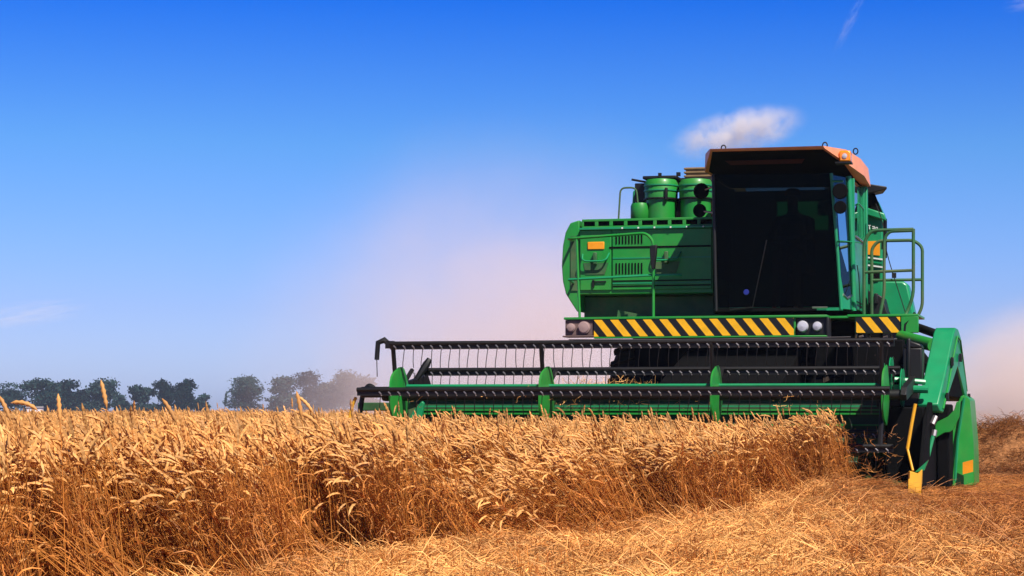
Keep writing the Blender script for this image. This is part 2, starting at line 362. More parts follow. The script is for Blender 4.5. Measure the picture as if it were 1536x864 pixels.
def in_view(x, y, m=1.6):
    return -.334 * y - m < x < .18 * y + m
def wheat_ok(x, y):
    e = edge_x(y)
    lx, ly = to_local(x, y)
    if ly > -3.75 and lx > -3.25 and ly < 400: return False
    return x < e or (ly > -3.75 and lx <= -3.25)
pts = []
def lodge(x, y):
    d = edge_x(y) - x
    k = max(0, mn.noise((x * .8 + 7, y * .8, 1.3)) + .12) * 1.5
    mid = math.exp(-((y - 14.4) / 2.1) ** 2)
    return (.16 + .36 * mid + .8 * k * mid + .55 * k) * math.exp(-max(0, d) / 1.4)
def try_wheat(x, y, dens_scale=1.0, far=False):
    if not wheat_ok(x, y) or not in_view(x, y): return
    d = edge_x(y) - x
    L_ = lodge(x, y) if not far else .03
    if not far and d < 1.5 and mn.noise((x * 2.6 + 3, y * 1.2, 6.1)) > .13: return
    h = .925 if y < 13 else .925 - .004 * (min(y, 20) - 13) * (1 + .05 * mn.noise((x * .6, y * .6, 9)))
    if y > 22: h = .93
    h *= nr.normal(1.0, .035) * (1.0 + (.1 if nr.random() < .03 else 0))
    ry = -L_ + nr.normal(0, .07)        # tips towards -x
    rx = nr.normal(.03, .07)
    if d < .35 and not far: rx += abs(nr.normal(0, .16)); ry += nr.normal(0, .2)
    z0 = gz(x, y) if (-8 < x < 12 and 5 < y < 42) else 0
    kx = nr.uniform(.95, 1.2)
    pts.append((x, y, z0 - .01, rx, ry, nr.normal(0, .4), kx, kx, h, nr.integers(0, 14)))
# dense edge strip, thinning inwards and away
y = 6.0
while y < 23:
    e = edge_x(y)
    step = .085
    for i in range(int(8 / .09)):
        d = i * .09
        if d > 3.2 and y > 14: break
        x = e - d + nr.normal(0, .05)
        keep = .84 if d < 1.0 else (.55 if d < 2.4 else .38)
        if nr.random() < keep: try_wheat(x, y + nr.normal(0, .05))
    y += step
def bulk(y0, y1, cell):
    y = y0
    while y < y1:
        x = -.334 * y - .6
        while x < .18 * y + .6:
            if edge_x(y) - x > 3.0 or y > 22: try_wheat(x + nr.uniform(-.5, .5) * cell, y + nr.uniform(-.5, .5) * cell, far=True)
            x += cell
        y += cell
bulk(14, 22, .17); bulk(22, 34, .24); bulk(34, 70, .42)
crop = field("wheat_crop", [wheat_clump() for _ in range(14)], pts, WHEAT)
tag(crop, "ripe golden wheat standing uncut with nodding ears", "wheat", kind='stuff')
print("wheat clumps", len(pts))

# loose straw and stubble on the ground
sp = []
def straw_at(x, y, cell, k=1.0):
    z = gz(x, y) if (-8 < x < 12 and 5 < y < 42) else 0
    sp.append((x, y, z, nr.normal(0, .06), nr.normal(0, .06), nr.uniform(0, 6.28), k, k, nr.uniform(.8, 1.5) * (.45 if (y > 17 and x > 1.7) else 1), nr.integers(0, 10 if (y > 17 and x > 1.7) else 12)))
for (y0, y1, cell) in ((9.0, 22, .15), (22, 34, .24), (34, 60, .6)):
    y = y0
    while y < y1:
        x = max(-.334 * y - .3, edge_x(y) - .25)
        while x < .18 * y + 1.4:
            straw_at(x + nr.uniform(-.5, .5) * cell, y + nr.uniform(-.5, .5) * cell, cell, 1.0 if y < 22 else 1.3)
            x += cell
        y += cell
clumps = [straw_clump() for _ in range(8)] + [straw_clump(20, .2, .3, .10, .30) for _ in range(2)] + [stub_clump() for _ in range(2)]
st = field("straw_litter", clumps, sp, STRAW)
tag(st, "loose cut straw and short stubble littering the harvested ground", "straw", kind='stuff')
print("straw clumps", len(sp))

# straw mound behind the right end of the header
def mound_z(u, v):
    return max(0, .40 * math.exp(-((u + .1) / .75) ** 2) + .40 * math.exp(-((u - 1.2) / 2.1) ** 2)) * math.exp(-(v / .85) ** 2) * (1 + .16 * mn.noise((u * 2, v * 2, 3))) + .03 * mn.noise((u * 7, v * 7, 1))
mx0, my0 = 4.55, 27.0
mnd = empty("straw_mound", "brown heap of cut straw behind the right end of the header", "straw heap", (mx0, my0, 0))
V = []; us = np.arange(-3.2, 5.2, .07); vv = np.arange(-2.2, 2.2, .07)
for v_ in vv:
    for u_ in us:
        V.append((u_, v_, mound_z(u_, v_) - .02))
nx = len(us)
MB().add(V, [(j * nx + i, j * nx + i + 1, (j + 1) * nx + i + 1, (j + 1) * nx + i) for j in range(len(vv) - 1) for i in range(nx - 1)], True).build(
    "heap", mat("straw_heap", (0.30, 0.13, 0.05), .95, var=.5, vscale=22, spec=.1, bump=1.0), mnd, angle=180)
mp = []
for _ in range(1300):
    u_, v_ = nr.uniform(-2.6, 4.6), nr.uniform(-1.7, 1.0); z = mound_z(u_, v_)
    if z < .04: continue
    e = .08; sxx = (mound_z(u_ + e, v_) - z) / e; syy = (mound_z(u_, v_ + e) - z) / e
    mp.append((u_, v_, z - .02, math.atan(syy), -math.atan(sxx), nr.uniform(0, 6.28), 1, 1, 1.2, nr.integers(0, 5)))
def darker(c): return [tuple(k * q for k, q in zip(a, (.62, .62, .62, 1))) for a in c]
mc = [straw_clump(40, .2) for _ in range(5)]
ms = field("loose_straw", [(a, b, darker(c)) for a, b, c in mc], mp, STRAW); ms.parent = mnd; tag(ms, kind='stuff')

# single stalks that rise above the crop
STK = [(-2.16, 8.0, 1.02, .12, 2.9, .15, "tall upright ear of wheat rising highest above the crop at the left"),
       (-2.26, 7.95, 1.06, .25, 3.1, 1.5, "slanting wheat ear just left of the tallest upright ear"),
       (-2.50, 8.05, .98, .22, 2.9, .35, "wheat ear bent right over to the left, before the dark trees near the left edge"),
       (-2.40, 8.0, .96, .04, 3.0, .05, "straight wheat ear standing between the bent-over ear and the tallest ear"),
       (-1.79, 7.9, .985, .2, 3.0, .5, "wheat ear leaning left above the crop before the right half of the left tree row"),
       (-1.45, 8.2, .965, .06, 3.0, .2, "slim upright ear just left of the arched ear, before the hazy tree clump"),
       (-1.30, 8.5, .98, .2, 3.1, 1.2, "drooping ear low above the crop, nearest to the yellow divider rod"),
       (-1.66, 10.0, 1.0, .1, 3.1, .9, "thin arched ear beside the slim upright ear, before the hazy tree clump")]
for x, y, h, lean, az, nod, lab in STK:
    V, Fa, C = [], [], []
    make_stalk(V, Fa, C, (0, 0, 0), h - .12, lean, az, nod, ear_len=.115, ear_r=.010, sides=4, leaf=False, hi=True)
    me = bpy.data.meshes.new("wheat_stalk"); me.from_pydata(V, [], Fa); me.materials.append(WHEAT); a = me.attributes.new("col", 'FLOAT_COLOR', 'POINT'); a.data.foreach_set('color', np.array(C, float).ravel())
    me.polygons.foreach_set('use_smooth', [True] * len(Fa))
    o = bpy.data.objects.new("wheat_stalk", me); COL.objects.link(o); o.location = (x, y, gz(x, y) - .01); tag(o, lab, "wheat stalk", "tall wheat stalks above the crop")

# ------------------------------------------------------------------ distant trees
def leaf_mat(name, base):
    m = bpy.data.materials.new(name); m.use_nodes = True; nt = m.node_tree; b = nt.nodes["Principled BSDF"]; b.inputs['Roughness'].default_value = .6
    b.inputs['Specular IOR Level'].default_value = .2
    t = nt.nodes.new("ShaderNodeTexCoord"); n = nt.nodes.new("ShaderNodeTexNoise"); n.inputs['Scale'].default_value = .8; n.inputs['Detail'].default_value = 5; nt.links.new(t.outputs['Object'], n.inputs[0])
    r_ = nt.nodes.new("ShaderNodeValToRGB"); r_.color_ramp.elements[0].position = .35; r_.color_ramp.elements[1].position = .68
    r_.color_ramp.elements[0].color = (*[k * .55 for k in base], 1); r_.color_ramp.elements[1].color = (*[k * 1.5 for k in base], 1)
    nt.links.new(n.outputs[0], r_.inputs[0]); nt.links.new(r_.outputs[0], b.inputs['Base Color']); return m
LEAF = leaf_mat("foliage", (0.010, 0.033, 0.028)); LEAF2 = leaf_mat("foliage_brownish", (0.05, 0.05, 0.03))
def crown_mesh(wd, ht, seed, lobes=17, n=2600, leaf=.36):
    r_ = random.Random(seed); V, Fa = [], []
    Ls = []
    for i in range(lobes):
        t = r_.uniform(.10, .90); k = math.sin(math.pi * (.27 + .63 * t)) ** .6; a = r_.uniform(0, 6.28); q = r_.uniform(.1, .62) * k
        Ls.append((math.cos(a) * q * wd / 2, math.sin(a) * q * wd / 2, t * ht, r_.uniform(.16, .30) * wd, r_.uniform(.10, .19) * ht))
    for i in range(n):
        cx, cy, cz, rr, rz = r_.choice(Ls); d = Vector((r_.gauss(0, 1), r_.gauss(0, 1), r_.gauss(0, 1))).normalized() * (r_.random() ** .3 * (1 + .18 * r_.gauss(0, 1)))
        p = Vector((cx + d.x * rr, cy + d.y * rr, max(.5, cz + d.z * rz))); u = Vector((r_.gauss(0, 1), r_.gauss(0, 1), r_.gauss(0, 1))).normalized(); v = u.orthogonal().normalized(); s_ = leaf * r_.uniform(.5, 1.15)
        o = len(V); V += [p + u * s_, p + v * s_ * .6, p - u * s_, p - v * s_ * .6]; Fa.append((o, o + 1, o + 2, o + 3))
    return V, Fa, Ls
def tree(px, wpx, ypx, D, seed, lab, m=LEAF, group="distant trees along the far field", leaf=.36, n=3800):
    k = D / 3000; x = (px - 1000) * k; wd = wpx * k; ht = .87 + (615 - ypx) * k
    root = empty("tree", lab, "tree", (x, D, 0), seed * 1.3, group)
    V, Fa, Ls = crown_mesh(wd * 1.38, ht * .97, seed, leaf=leaf, n=n)
    MB().add(V, Fa).build("crown", m, root)
    t = MB(); t.tube([(0, 0, -.2), (.05, 0, ht * .3), (0, .1, ht * .75)], [.028 * ht, .02 * ht, .006 * ht], 7)
    for c in Ls[::2]: t.tube([(0, 0, ht * .22), (c[0] * .5, c[1] * .5, (c[2] + ht * .25) * .5), (c[0], c[1], c[2])], [.011 * ht, .008 * ht, .003 * ht], 5)
    t.build("trunk", TRUNK, root)
TR = [(12, 50, 570, 440, "dark round tree cut by the left edge of the picture", LEAF),
      (66, 50, 564, 430, "large dark round tree second from the left edge", LEAF),
      (100, 40, 569, 440, "dark tree merging with its larger left neighbour in the left row", LEAF),
      (127, 26, 585, 450, "small low tree squeezed between two larger crowns in the left row", LEAF),
      (151, 46, 567, 440, "broad tree behind the tall wheat ears", LEAF),
      (178, 24, 588, 450, "low dark tree right behind the tallest wheat ear", LEAF),
      (214, 38, 574, 450, "rounded tree between the tall wheat ear and the narrow tree", LEAF),
      (246, 28, 571, 450, "narrow open tree in the right half of the left row", LEAF),
      (274, 36, 570, 450, "bushy tree next to the last small one of the left row", LEAF),
      (301, 22, 590, 455, "smallest last tree ending the left row", LEAF),
      (370, 52, 563, 430, "lone open-crowned tree standing apart in the middle of the gap", LEAF),
      (430, 46, 565, 430, "left tree of the tall clump, dense and dark", LEAF),
      (464, 52, 558, 435, "tall middle tree of the clump", LEAF),
      (492, 36, 570, 445, "hazy tree in the dip of the clump", LEAF),
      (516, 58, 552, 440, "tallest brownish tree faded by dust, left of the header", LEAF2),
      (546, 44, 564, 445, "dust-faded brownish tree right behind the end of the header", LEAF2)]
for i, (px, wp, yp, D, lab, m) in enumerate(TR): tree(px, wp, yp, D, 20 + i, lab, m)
sap = empty("sapling", "thin nearly bare sapling between the left tree row and the lone tree", "tree", ((336 - 1000) * 400 / 3000, 400, 0))
MB().tube([(0, 0, -.1), (.2, 0, 2), (.5, 0, 4.2)], [.07, .05, .02], 5).build("trunk", TRUNK, sap)
V, Fa, _ = crown_mesh(.9, 4.0, 5, lobes=4, n=120, leaf=.22); MB().add([(a[0] + .3, a[1], a[2] + .4) for a in V], Fa).build("crown", LEAF, sap)
for (px, wd, lab) in ((47, 1.9, "small white shed with a grey roof under the trees, left one of two"), (59, 1.5, "small white shed with a grey roof under the trees, right one of two")):
    b = empty("shed", lab, "shed", ((px - 1000) * 410 / 3000, 410, 0), .2, "tiny white sheds below the far trees")
    MB().box(-wd / 2, wd / 2, -1, 1, 0, 1.25).build("wall", PLASTER, b)
    MB().yz([(-1.2, 1.25), (1.2, 1.25), (0, 1.6)], -wd / 2 - .1, wd / 2 + .1).build("roof", SLATE, b)

# ------------------------------------------------------------------ combine harvester
H = empty("combine_harvester", "large green combine harvester with orange cab roof cutting the wheat", "combine harvester", (MX, MY, 0), -ANG)
def part(name, mb, m, parent=H, bev=0.0, label=None, angle=35):
    o = mb.build(name, m, parent, bev, angle)
    if label: o['label'] = label
    return o

# --- engine housing (viewer's left)
hous = [(-2.19, 3.305), (-2.31, 3.27), (-2.375, 3.15), (-2.41, 2.98), (-2.425, 2.72), (-2.41, 2.52), (-2.37, 2.36), (-2.30, 2.25), (-2.25, 2.15), (-2.20, 2.12), (-2.20, 2.345), (-.43, 2.345), (-.43, 3.20), (-2.19, 3.20)]
eh = part("engine_housing", MB().xz([(-2.19, 3.20), (-2.19, 3.305), (-2.31, 3.27), (-2.375, 3.15), (-2.41, 2.98), (-2.425, 2.72), (-2.41, 2.52), (-2.37, 2.36), (-2.30, 2.25), (-2.22, 2.13), (-2.19, 2.13), (-2.19, 2.345), (-2.19, 2.345)][:-1], 1.23, 4.4)
          .xz([(-2.186, 2.345), (-.43, 2.345), (-.43, 3.18), (-2.186, 3.18)], 1.20, 4.4), GREEN, bev=.012)
eh_door = part("hatch", MB().box(-2.165, -1.757, 1.175, 1.198, 2.40, 3.165), GREEN, eh, bev=.006, label="narrow hatch door at the left end of the engine housing")
part("side_door", MB().box(-1.738, -.45, 1.175, 1.198, 2.40, 3.165), GREEN, eh, bev=.006)
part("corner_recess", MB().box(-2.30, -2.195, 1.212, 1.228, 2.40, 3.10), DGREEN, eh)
rail = MB().yz([(1.14, 3.19), (1.24, 3.31), (1.26, 3.31), (1.16, 3.17)], -2.17, -.43)
part("top_ledge", MB().box(-2.17, -.43, 1.135, 1.30, 3.168, 3.198), TEAL, eh, bev=.006)
# slotted rail: upper strip, lower strip and webs
sl = MB()
sl.box(-2.15, -.43, 1.21, 1.235, 3.20, 3.222); sl.box(-2.15, -.43, 1.21, 1.235, 3.282, 3.312)
n = 9; pitch = (2.15 - .43) / n
for i in range(n + 1):
    xx = -2.15 + i * pitch; sl.box(max(-2.15, xx - .022), min(-.43, xx + .022), 1.211, 1.234, 3.2225, 3.2815)
part("slotted_rail", sl, GREEN, eh, bev=.004)
part("rail_backing", MB().box(-2.15, -.43, 1.25, 4.3, 3.182, 3.30), MATTE, eh)
for z0 in (2.985, 2.60):
    for i in range(9):
        xx = -1.695 + i * .0415
        part("vent_slot", MB().box(xx, xx + .016, 1.166, 1.176, z0, z0 + .14), MATTE, eh)
for z0, mt in ((2.93, MATTE), (2.795, TEAL), (2.475, TEAL), (2.505, MATTE), (2.44, MATTE)):
    part("trim_strip", MB().box(-1.735 if z0 != 2.93 else -1.78, -.46, 1.168, 1.1765, z0, z0 + (.022 if z0 > 2.9 else .016)), mt, eh)
part("reflector", MB().box(-2.064, -1.844, 1.160, 1.176, 2.92, 3.017), ORANGE, eh, bev=.01, label="orange rectangular reflector on the hatch")
for xc in (-1.96, -1.03):
    hd = part("grab_handle", MB().tube(fillet([(xc - .17, 1.17, 2.86), (xc - .16, 1.10, 2.79), (xc - .11, 1.09, 2.765), (xc + .11, 1.09, 2.765), (xc + .16, 1.10, 2.79), (xc + .18, 1.17, 2.87)], .04), .012, 8), TEAL, eh)
    part("latch", MB().box(xc - .025, xc + .025, 1.12, 1.168, 2.72, 2.88), DGREEN, eh, bev=.01)
    part("handle_shade", MB().xz([(xc - .16, 2.75), (xc - .13, 2.60), (xc + .12, 2.60), (xc + .17, 2.75)], 1.166, 1.174), DGREEN, eh)  # darker green patch paints the shadow beneath the handle
part("latch", MB().box(-2.0, -1.82, 1.15, 1.176, 2.50, 2.515).box(-2.0, -1.975, 1.15, 1.176, 2.44, 2.53), BLACK, eh)
for i in range(6):
    part("rivet", MB().lathe([(.012, -.012), (.012, 0)], (-1.6 + i * .21, 1.135, 3.183), 'y', 8), WHITE, eh)
# handrail round the walkway at left
part("walkway_handrail", MB().tube(fillet([(-2.28, 1.3, 3.05), (-2.13, .45, 3.0), (-1.13, .42, 3.05), (-1.035, .40, 2.95), (-1.03, .40, 2.82), (-1.03, .40, 1.99)], .09), .018, 8), GREEN)
part("walkway_handrail", MB().tube([(-2.28, 1.3, 2.50), (-2.12, .45, 2.49), (-1.03, .42, 2.53), (-.72, .6, 2.54)], .016, 8), TEAL)
part("railing_post", MB().tube([(-2.02, .45, 3.0), (-1.98, .45, 2.0)], .017, 8), GREEN)
part("clamp", MB().xz([(-1.05, 2.60), (-1.01, 2.60), (-.985, 2.80), (-.98, 2.90), (-1.07, 2.89), (-1.07, 2.80)], .36, .42), BLACK, bev=.01)
# lower housing under the engine deck
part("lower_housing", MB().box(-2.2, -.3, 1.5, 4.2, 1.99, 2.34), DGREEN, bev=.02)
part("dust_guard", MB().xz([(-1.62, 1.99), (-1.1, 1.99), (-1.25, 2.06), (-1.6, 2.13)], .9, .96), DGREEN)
# --- air cleaners and what stands on the engine deck
def cleaner(x, y, r_, z0, z1, lab=None):
    t = part("air_cleaner", MB().lathe([(r_ * .92, z0), (r_ * .92, z0 + (z1 - z0) * .55), (r_, z0 + (z1 - z0) * .56), (r_ * 1.03, z1 - .05), (r_ * .9, z1), (r_ * .3, z1 + .02)], (x, y, 0)), GREEN, label=lab)
    for k in (.55, .74, .86):
        zz = z0 + (z1 - z0) * k
        part("band", MB().lathe([(r_ * 1.0, zz - .012), (r_ * 1.07, zz - .008), (r_ * 1.07, zz + .008), (r_ * 1.0, zz + .012)], (x, y, 0)), TEAL if k > .6 else BLACK, t)
    part("latch", MB().box(x + r_ * .45, x + r_ * .6, y - r_ * 1.08, y - r_ * .85, z0 + (z1 - z0) * .5, z0 + (z1 - z0) * .78), BLACK, t, bev=.005)
cleaner(-1.26, 1.9, .215, 3.31, 3.87); cleaner(-.80, 1.9, .215, 3.31, 3.86)
part("intake_manifold", MB().tube([(-1.53, 2.3, 3.84), (-.62, 2.3, 3.86)], .09, 12).box(-1.5, -1.05, 1.85, 2.3, 3.885, 3.925).box(-1.64, -1.48, 2.0, 2.3, 3.60, 3.85), BLACK, bev=.01)
part("intake_elbow", MB().lathe([(.09, 3.31), (.125, 3.36), (.125, 3.52), (.11, 3.56), (.06, 3.57)], (-1.52, 1.8, 0)), GREEN)
for q in (MB().box(-1.29, -1.25, 1.84, 1.88, 3.90, 3.96), MB().box(-1.06, -1.01, 1.9, 1.94, 3.92, 3.97), MB().tube([(-1.68, 2.0, 3.90), (-1.48, 2.0, 3.86)], .015, 6)): part("intake_clip", q, BLACK)
part("deck_hoop", MB().tube(fillet([(-1.79, 1.7, 3.29), (-1.76, 1.7, 3.76), (-1.55, 1.7, 3.76), (-1.50, 1.7, 3.3)], .07), .012, 8), DGREEN)
part("deck_hoop", MB().tube(fillet([(-1.74, 2.3, 3.29), (-1.71, 2.3, 3.79), (-1.66, 2.3, 3.72), (-1.68, 2.3, 3.3)], .05), .022, 8), TEAL)
rbx = MB().box(-1.04, -.40, 2.4, 3.4, 3.30, 3.90)
for i in range(4): rbx.box(-1.06, -.40, 2.38, 3.42, 3.91 + i * .05, 3.935 + i * .05)
rbx.box(-1.035, -.40, 2.40, 3.40, 3.90, 4.09)
part("radiator_screen", rbx, RUST, bev=.006)
part("engine_block", MB().box(-1.65, -.3, 2.4, 3.9, 3.30, 3.66), MATTE)
# --- grain tank behind the cab
gt = part("grain_tank", MB().xz([(-.42, 2.05), (1.60, 2.05), (1.60, 3.40), (1.52, 3.58), (1.36, 3.70), (-.42, 3.70)], 2.2, 2.55).xz([(-.42, 2.05), (1.1, 2.05), (1.1, 3.4), (.9, 3.68), (-.42, 3.68)], 2.55, 5.6), TEAL, bev=.02)
part("tank_cover", MB().extr([(.9, 2.05, 3.87), (1.67, 2.05, 3.735), (1.67, 2.05, 3.70), (1.36, 2.05, 3.64), (.9, 2.05, 3.64)], (-.1, .5, 0)), BLACK, gt, bev=.01)
part("tank_window", MB().xz([(1.36, 3.70), (1.50, 3.66), (1.60, 3.42), (1.36, 3.46)], 2.17, 2.196), MATTE, gt)
part("top_moulding", MB().xz([(1.34, 3.50), (1.63, 3.40), (1.66, 3.30), (1.34, 3.40)], 2.12, 2.165), TEAL, gt, bev=.015)
part("reflector", MB().xz([(1.34, 3.045), (1.565, 3.05), (1.565, 2.86), (1.42, 2.875), (1.34, 2.91)], 2.165, 2.195), ORANGE, gt, label="orange square panel on the grain tank behind the cab")
for i in range(3): part("trim_strip", MB().xz([(1.34, 2.86 - .05 * i), (1.60, 2.82 - .05 * i), (1.60, 2.80 - .05 * i), (1.34, 2.84 - .05 * i)], 2.17, 2.195), TEAL if i % 2 else WHITE, gt)
part("service_opening", MB().xz([(1.34, 2.70), (1.565, 2.66), (1.565, 2.56), (1.46, 2.545), (1.34, 2.57)], 2.168, 2.19), MATTE, gt)
part("vent_panel", MB().box(1.603, 1.625, 2.26, 2.5, 2.85, 3.36), MATTE, gt)
# faint white lettering on the tank side
tx = MB()
def seg(x, z, w_, h_): tx.box(x, x + w_, 2.176, 2.196, z, z + h_)
X, Z = 1.375, 3.215
for dx, segs in ((0, [(0, 0, .010, .055), (0, .045, .03, .010), (0, 0, .03, .010)]), (.042, [(.010, 0, .010, .055), (0, .045, .030, .010)]),
                 (.092, [(0, .045, .03, .010), (.022, 0, .010, .055), (0, .022, .03, .010), (0, 0, .03, .010)]), (.132, [(0, 0, .010, .055), (0, .045, .03, .010), (.022, 0, .010, .055), (0, .022, .03, .010), (0, 0, .03, .010)])):
    for a_ in segs: seg(X + dx + a_[0], Z - dx * .3 + a_[1], a_[2], a_[3])
part("lettering", tx, WHITE, gt)
part("fuel_tank", MB().xz([(1.1, 2.565), (1.84, 2.545), (1.905, 2.50), (2.0, 2.08), (2.0, 1.98), (1.1, 1.98)], 2.4, 2.75), TEAL, bev=.03)
part("hydraulic_valves", MB().box(1.43, 1.47, 1.6, 1.75, 2.0, 2.40).xz([(1.48, 2.0), (1.50, 2.25), (1.60, 2.33), (1.68, 2.28), (1.72, 2.12), (1.78, 2.0)], 1.5, 1.9).box(1.50, 1.54, 1.4, 1.5, 2.2, 2.36).box(1.57, 1.62, 1.42, 1.5, 2.2, 2.33), BLACK, bev=.01)

# --- deck, beam with hazard stripes
deck = part("deck_beam", MB().box(-1.975, 1.215, -.33, 1.2, 1.955, 1.985).box(1.45, 2.28, -.33, .55, 1.955, 1.985).box(1.215, 1.45, -.1, 1.5, 1.95, 1.98)
            .box(-1.6, 1.23, -.33, -.27, 1.725, 1.745).box(-1.6, .84, -.30, -.26, 1.745, 1.955).box(1.54, 2.08, -.30, -.26, 1.765, 1.955).box(2.08, 2.28, -.33, -.25, 1.765, 1.955), GREEN, bev=.006)
part("hazard_stripes", MB().box(-1.60, .82, -.325, -.303, 1.75, 1.95), STRIPES, deck)
part("hazard_stripes", MB().box(1.558, 2.07, -.325, -.303, 1.77, 1.95), STRIPES, deck)
part("step_bracket", MB().tube([(2.24, -.3, 2.0), (2.13, -.32, 1.86), (2.12, -.32, 1.76)], .018, 6), BLACK, deck)
lb = part("lamp_box", MB().box(-1.965, -1.61, -.30, -.1, 1.765, 1.952).box(-1.99, -1.60, -.34, -.1, 1.745, 1.764), BROWN, bev=.008, label="dust-caked lamp box at the left end of the beam")
for xx, r_, mt, p_ in ((-1.886, .052, LAMPD, lb), (-1.723, .075, LAMPD, lb)):
    part("headlight", MB().lathe([(r_, -.33), (r_, -.305), (r_ * .8, -.345), (0.002, -.355)][::1], (xx, 0, 1.862), 'y', 20), mt, p_)
rb = part("lamp_box", MB().box(.85, 1.205, -.29, -.1, 1.75, 1.952).box(1.205, 1.235, -.33, -.1, 1.66, 1.954), BLACK, bev=.008, label="black lamp box under the cab")
for xx, r_ in ((.924, .070), (1.097, .058)):
    part("headlight", MB().lathe([(r_, -.295), (r_, -.32), (r_ * .8, -.345), (.002, -.36)], (xx, 0, 1.85), 'y', 20), LAMP, rb)
part("cable", MB().tube([(-1.9, -.38, 1.715), (-.5, -.38, 1.705), (.6, -.38, 1.71), (1.5, -.38, 1.72)], .006, 6), STEEL)

# --- railing of the driver's platform
rl = MB()
rl.tube(fillet([(1.60, .1, 1.98), (1.60, .1, 2.86), (1.68, .1, 3.0), (2.185, .1, 3.005)], .1), .020, 8)
rl.tube(fillet([(2.185, .1, 3.01), (2.185, .1, 2.22), (2.10, .1, 2.0), (2.04, -.1, 1.86)], .1), .020, 8)
rl.tube(fillet([(2.185, .1, 2.99), (1.90, .1, 2.985), (1.84, .1, 2.90), (1.84, .1, 2.24), (1.79, .1, 2.0)], .1), .019, 8)
rl.tube([(1.60, .1, 2.505), (2.185, .1, 2.52)], .018, 8)
part("platform_railing", rl, DGREEN)
rl = MB()
rl.tube(fillet([(1.62, .75, 1.98), (1.62, .75, 2.84), (1.70, .75, 2.93), (2.13, .75, 2.93), (2.235, .75, 2.85), (2.235, .75, 2.12), (2.16, .75, 1.97)], .1), .020, 8)
rl.tube([(1.62, .75, 2.45), (2.23, .75, 2.45)], .018, 8)
part("platform_railing", rl, DGREEN)
part("hanging_cable", MB().tube(fillet([(1.60, 1.4, 3.45), (1.70, 1.3, 3.2), (1.72, 1.2, 3.0), (1.82, .8, 2.7), (2.05, .5, 2.05)], .2), .006, 6).box(1.69, 1.73, 1.18, 1.22, 2.86, 2.97).box(1.92, 1.97, .2, .24, 2.44, 2.50), BLACK)

# --- cab
cab = part("cab", MB()                               # floor, rear wall, corner posts
    .box(-.27, 1.40, 1.56, 1.62, 2.09, 2.9).box(-.27, .32, 1.56, 1.62, 2.9, 3.66).box(.98, 1.40, 1.56, 1.62, 2.9, 3.66).box(.32, .98, 1.56, 1.62, 2.9, 3.15).box(.32, .98, 1.56, 1.62, 3.52, 3.66), TEAL, bev=.006)
part("floor", MB().xy([(-.16, .0), (1.30, .0), (1.42, .35), (1.42, 1.55), (-.27, 1.55), (-.27, .35)], 2.05, 2.09), MATTE, cab)
part("sill", MB().box(1.05, 1.36, -.004, .02, 2.05, 2.085), TEAL, cab)
part("corner_post", MB().tube([(1.342, .0, 2.06), (1.30, .0, 2.7), (1.222, .0, 3.68)], .020, 8), TEAL, cab)
part("corner_post", MB().tube([(-.165, .0, 2.06), (-.205, .0, 3.70)], .020, 8), BLACK, cab)
part("door_post", MB().tube([(1.45, .35, 2.06), (1.43, .36, 2.8), (1.385, .36, 3.68)], .033, 8), TEAL, cab)
part("rear_post", MB().box(1.40, 1.475, 1.54, 1.63, 2.05, 3.69), TEAL, cab, bev=.012)
part("rear_post", MB().box(-.29, -.22, 1.54, 1.63, 2.05, 3.69), TEAL, cab, bev=.012)
wsn = part("windscreen", MB().extr([(-.15, .0, 2.10), (1.325, .0, 2.10), (1.215, .0, 3.68), (-.19, .0, 3.70)], (0, .006, 0)), GLASS, cab)
part("side_window", MB().extr([(-.27, .35, 2.10), (-.17, .01, 2.10), (-.205, .01, 3.69), (-.285, .35, 3.69)], (.004, .004, 0)), GLASS, cab)
part("side_window", MB().extr([(-.27, 1.55, 2.5), (-.27, .36, 2.5), (-.285, .36, 3.69), (-.285, 1.55, 3.69)], (.005, 0, 0)), GLASS, cab)
# right front corner: lower panel and tall pane
def qp(t, z):   # point on the bevelled corner plane
    k = (z - 2.06) / 1.62; a = Vector((1.342 - .12 * k, 0, z)); b = Vector((1.45 - .068 * k, .352, z)); return a.lerp(b, t)
part("corner_panel", MB().extr([qp(.06, 2.07), qp(.95, 2.07), qp(.95, 2.24), qp(.55, 2.20), qp(.3, 2.24), qp(.06, 2.6)], (-.02, .02, 0)), TEAL, cab, bev=.004)
part("corner_window", MB().extr([qp(.06, 2.6), qp(.3, 2.24), qp(.55, 2.20), qp(.93, 2.26), qp(.93, 3.66), qp(.06, 3.66)], (-.006, .006, 0)), BGLASS, cab)
part("window_seal", MB().tube([qp(.22, 2.24), qp(.5, 2.20), qp(.85, 2.24)], .016, 6), STEEL, cab)
# door on the right side
dr = part("door", MB().extr([(1.452, .40, 2.09), (1.452, 1.52, 2.09), (1.452, 1.52, 2.96), (1.447, .40, 2.96)], (-.03, 0, 0))
          .box(1.40, 1.448, .40, .46, 2.961, 3.66).box(1.40, 1.448, 1.44, 1.52, 2.961, 3.66), TEAL, cab, bev=.006)
part("door_window", MB().box(1.405, 1.412, .46, 1.44, 2.96, 3.66), BGLASS, dr)
part("window_seal", MB().tube([(1.46, .48, 2.965), (1.46, 1.42, 2.955)], .014, 6), STEEL, dr)
part("handle", MB().tube(fillet([(1.455, .45, 3.34), (1.50, .42, 3.36), (1.50, .9, 3.34), (1.50, .95, 3.0), (1.46, .95, 2.98)], .05), .009, 6), TEAL, dr)
part("grab_bar", MB().tube([(1.30, -.02, 2.87), (1.33, -.06, 2.87), (1.50, .6, 2.90)], .008, 6), TEAL, cab)
part("grab_bar", MB().tube([(1.235, -.03, 3.58), (1.37, -.05, 3.575)], .014, 6), TEAL, cab)
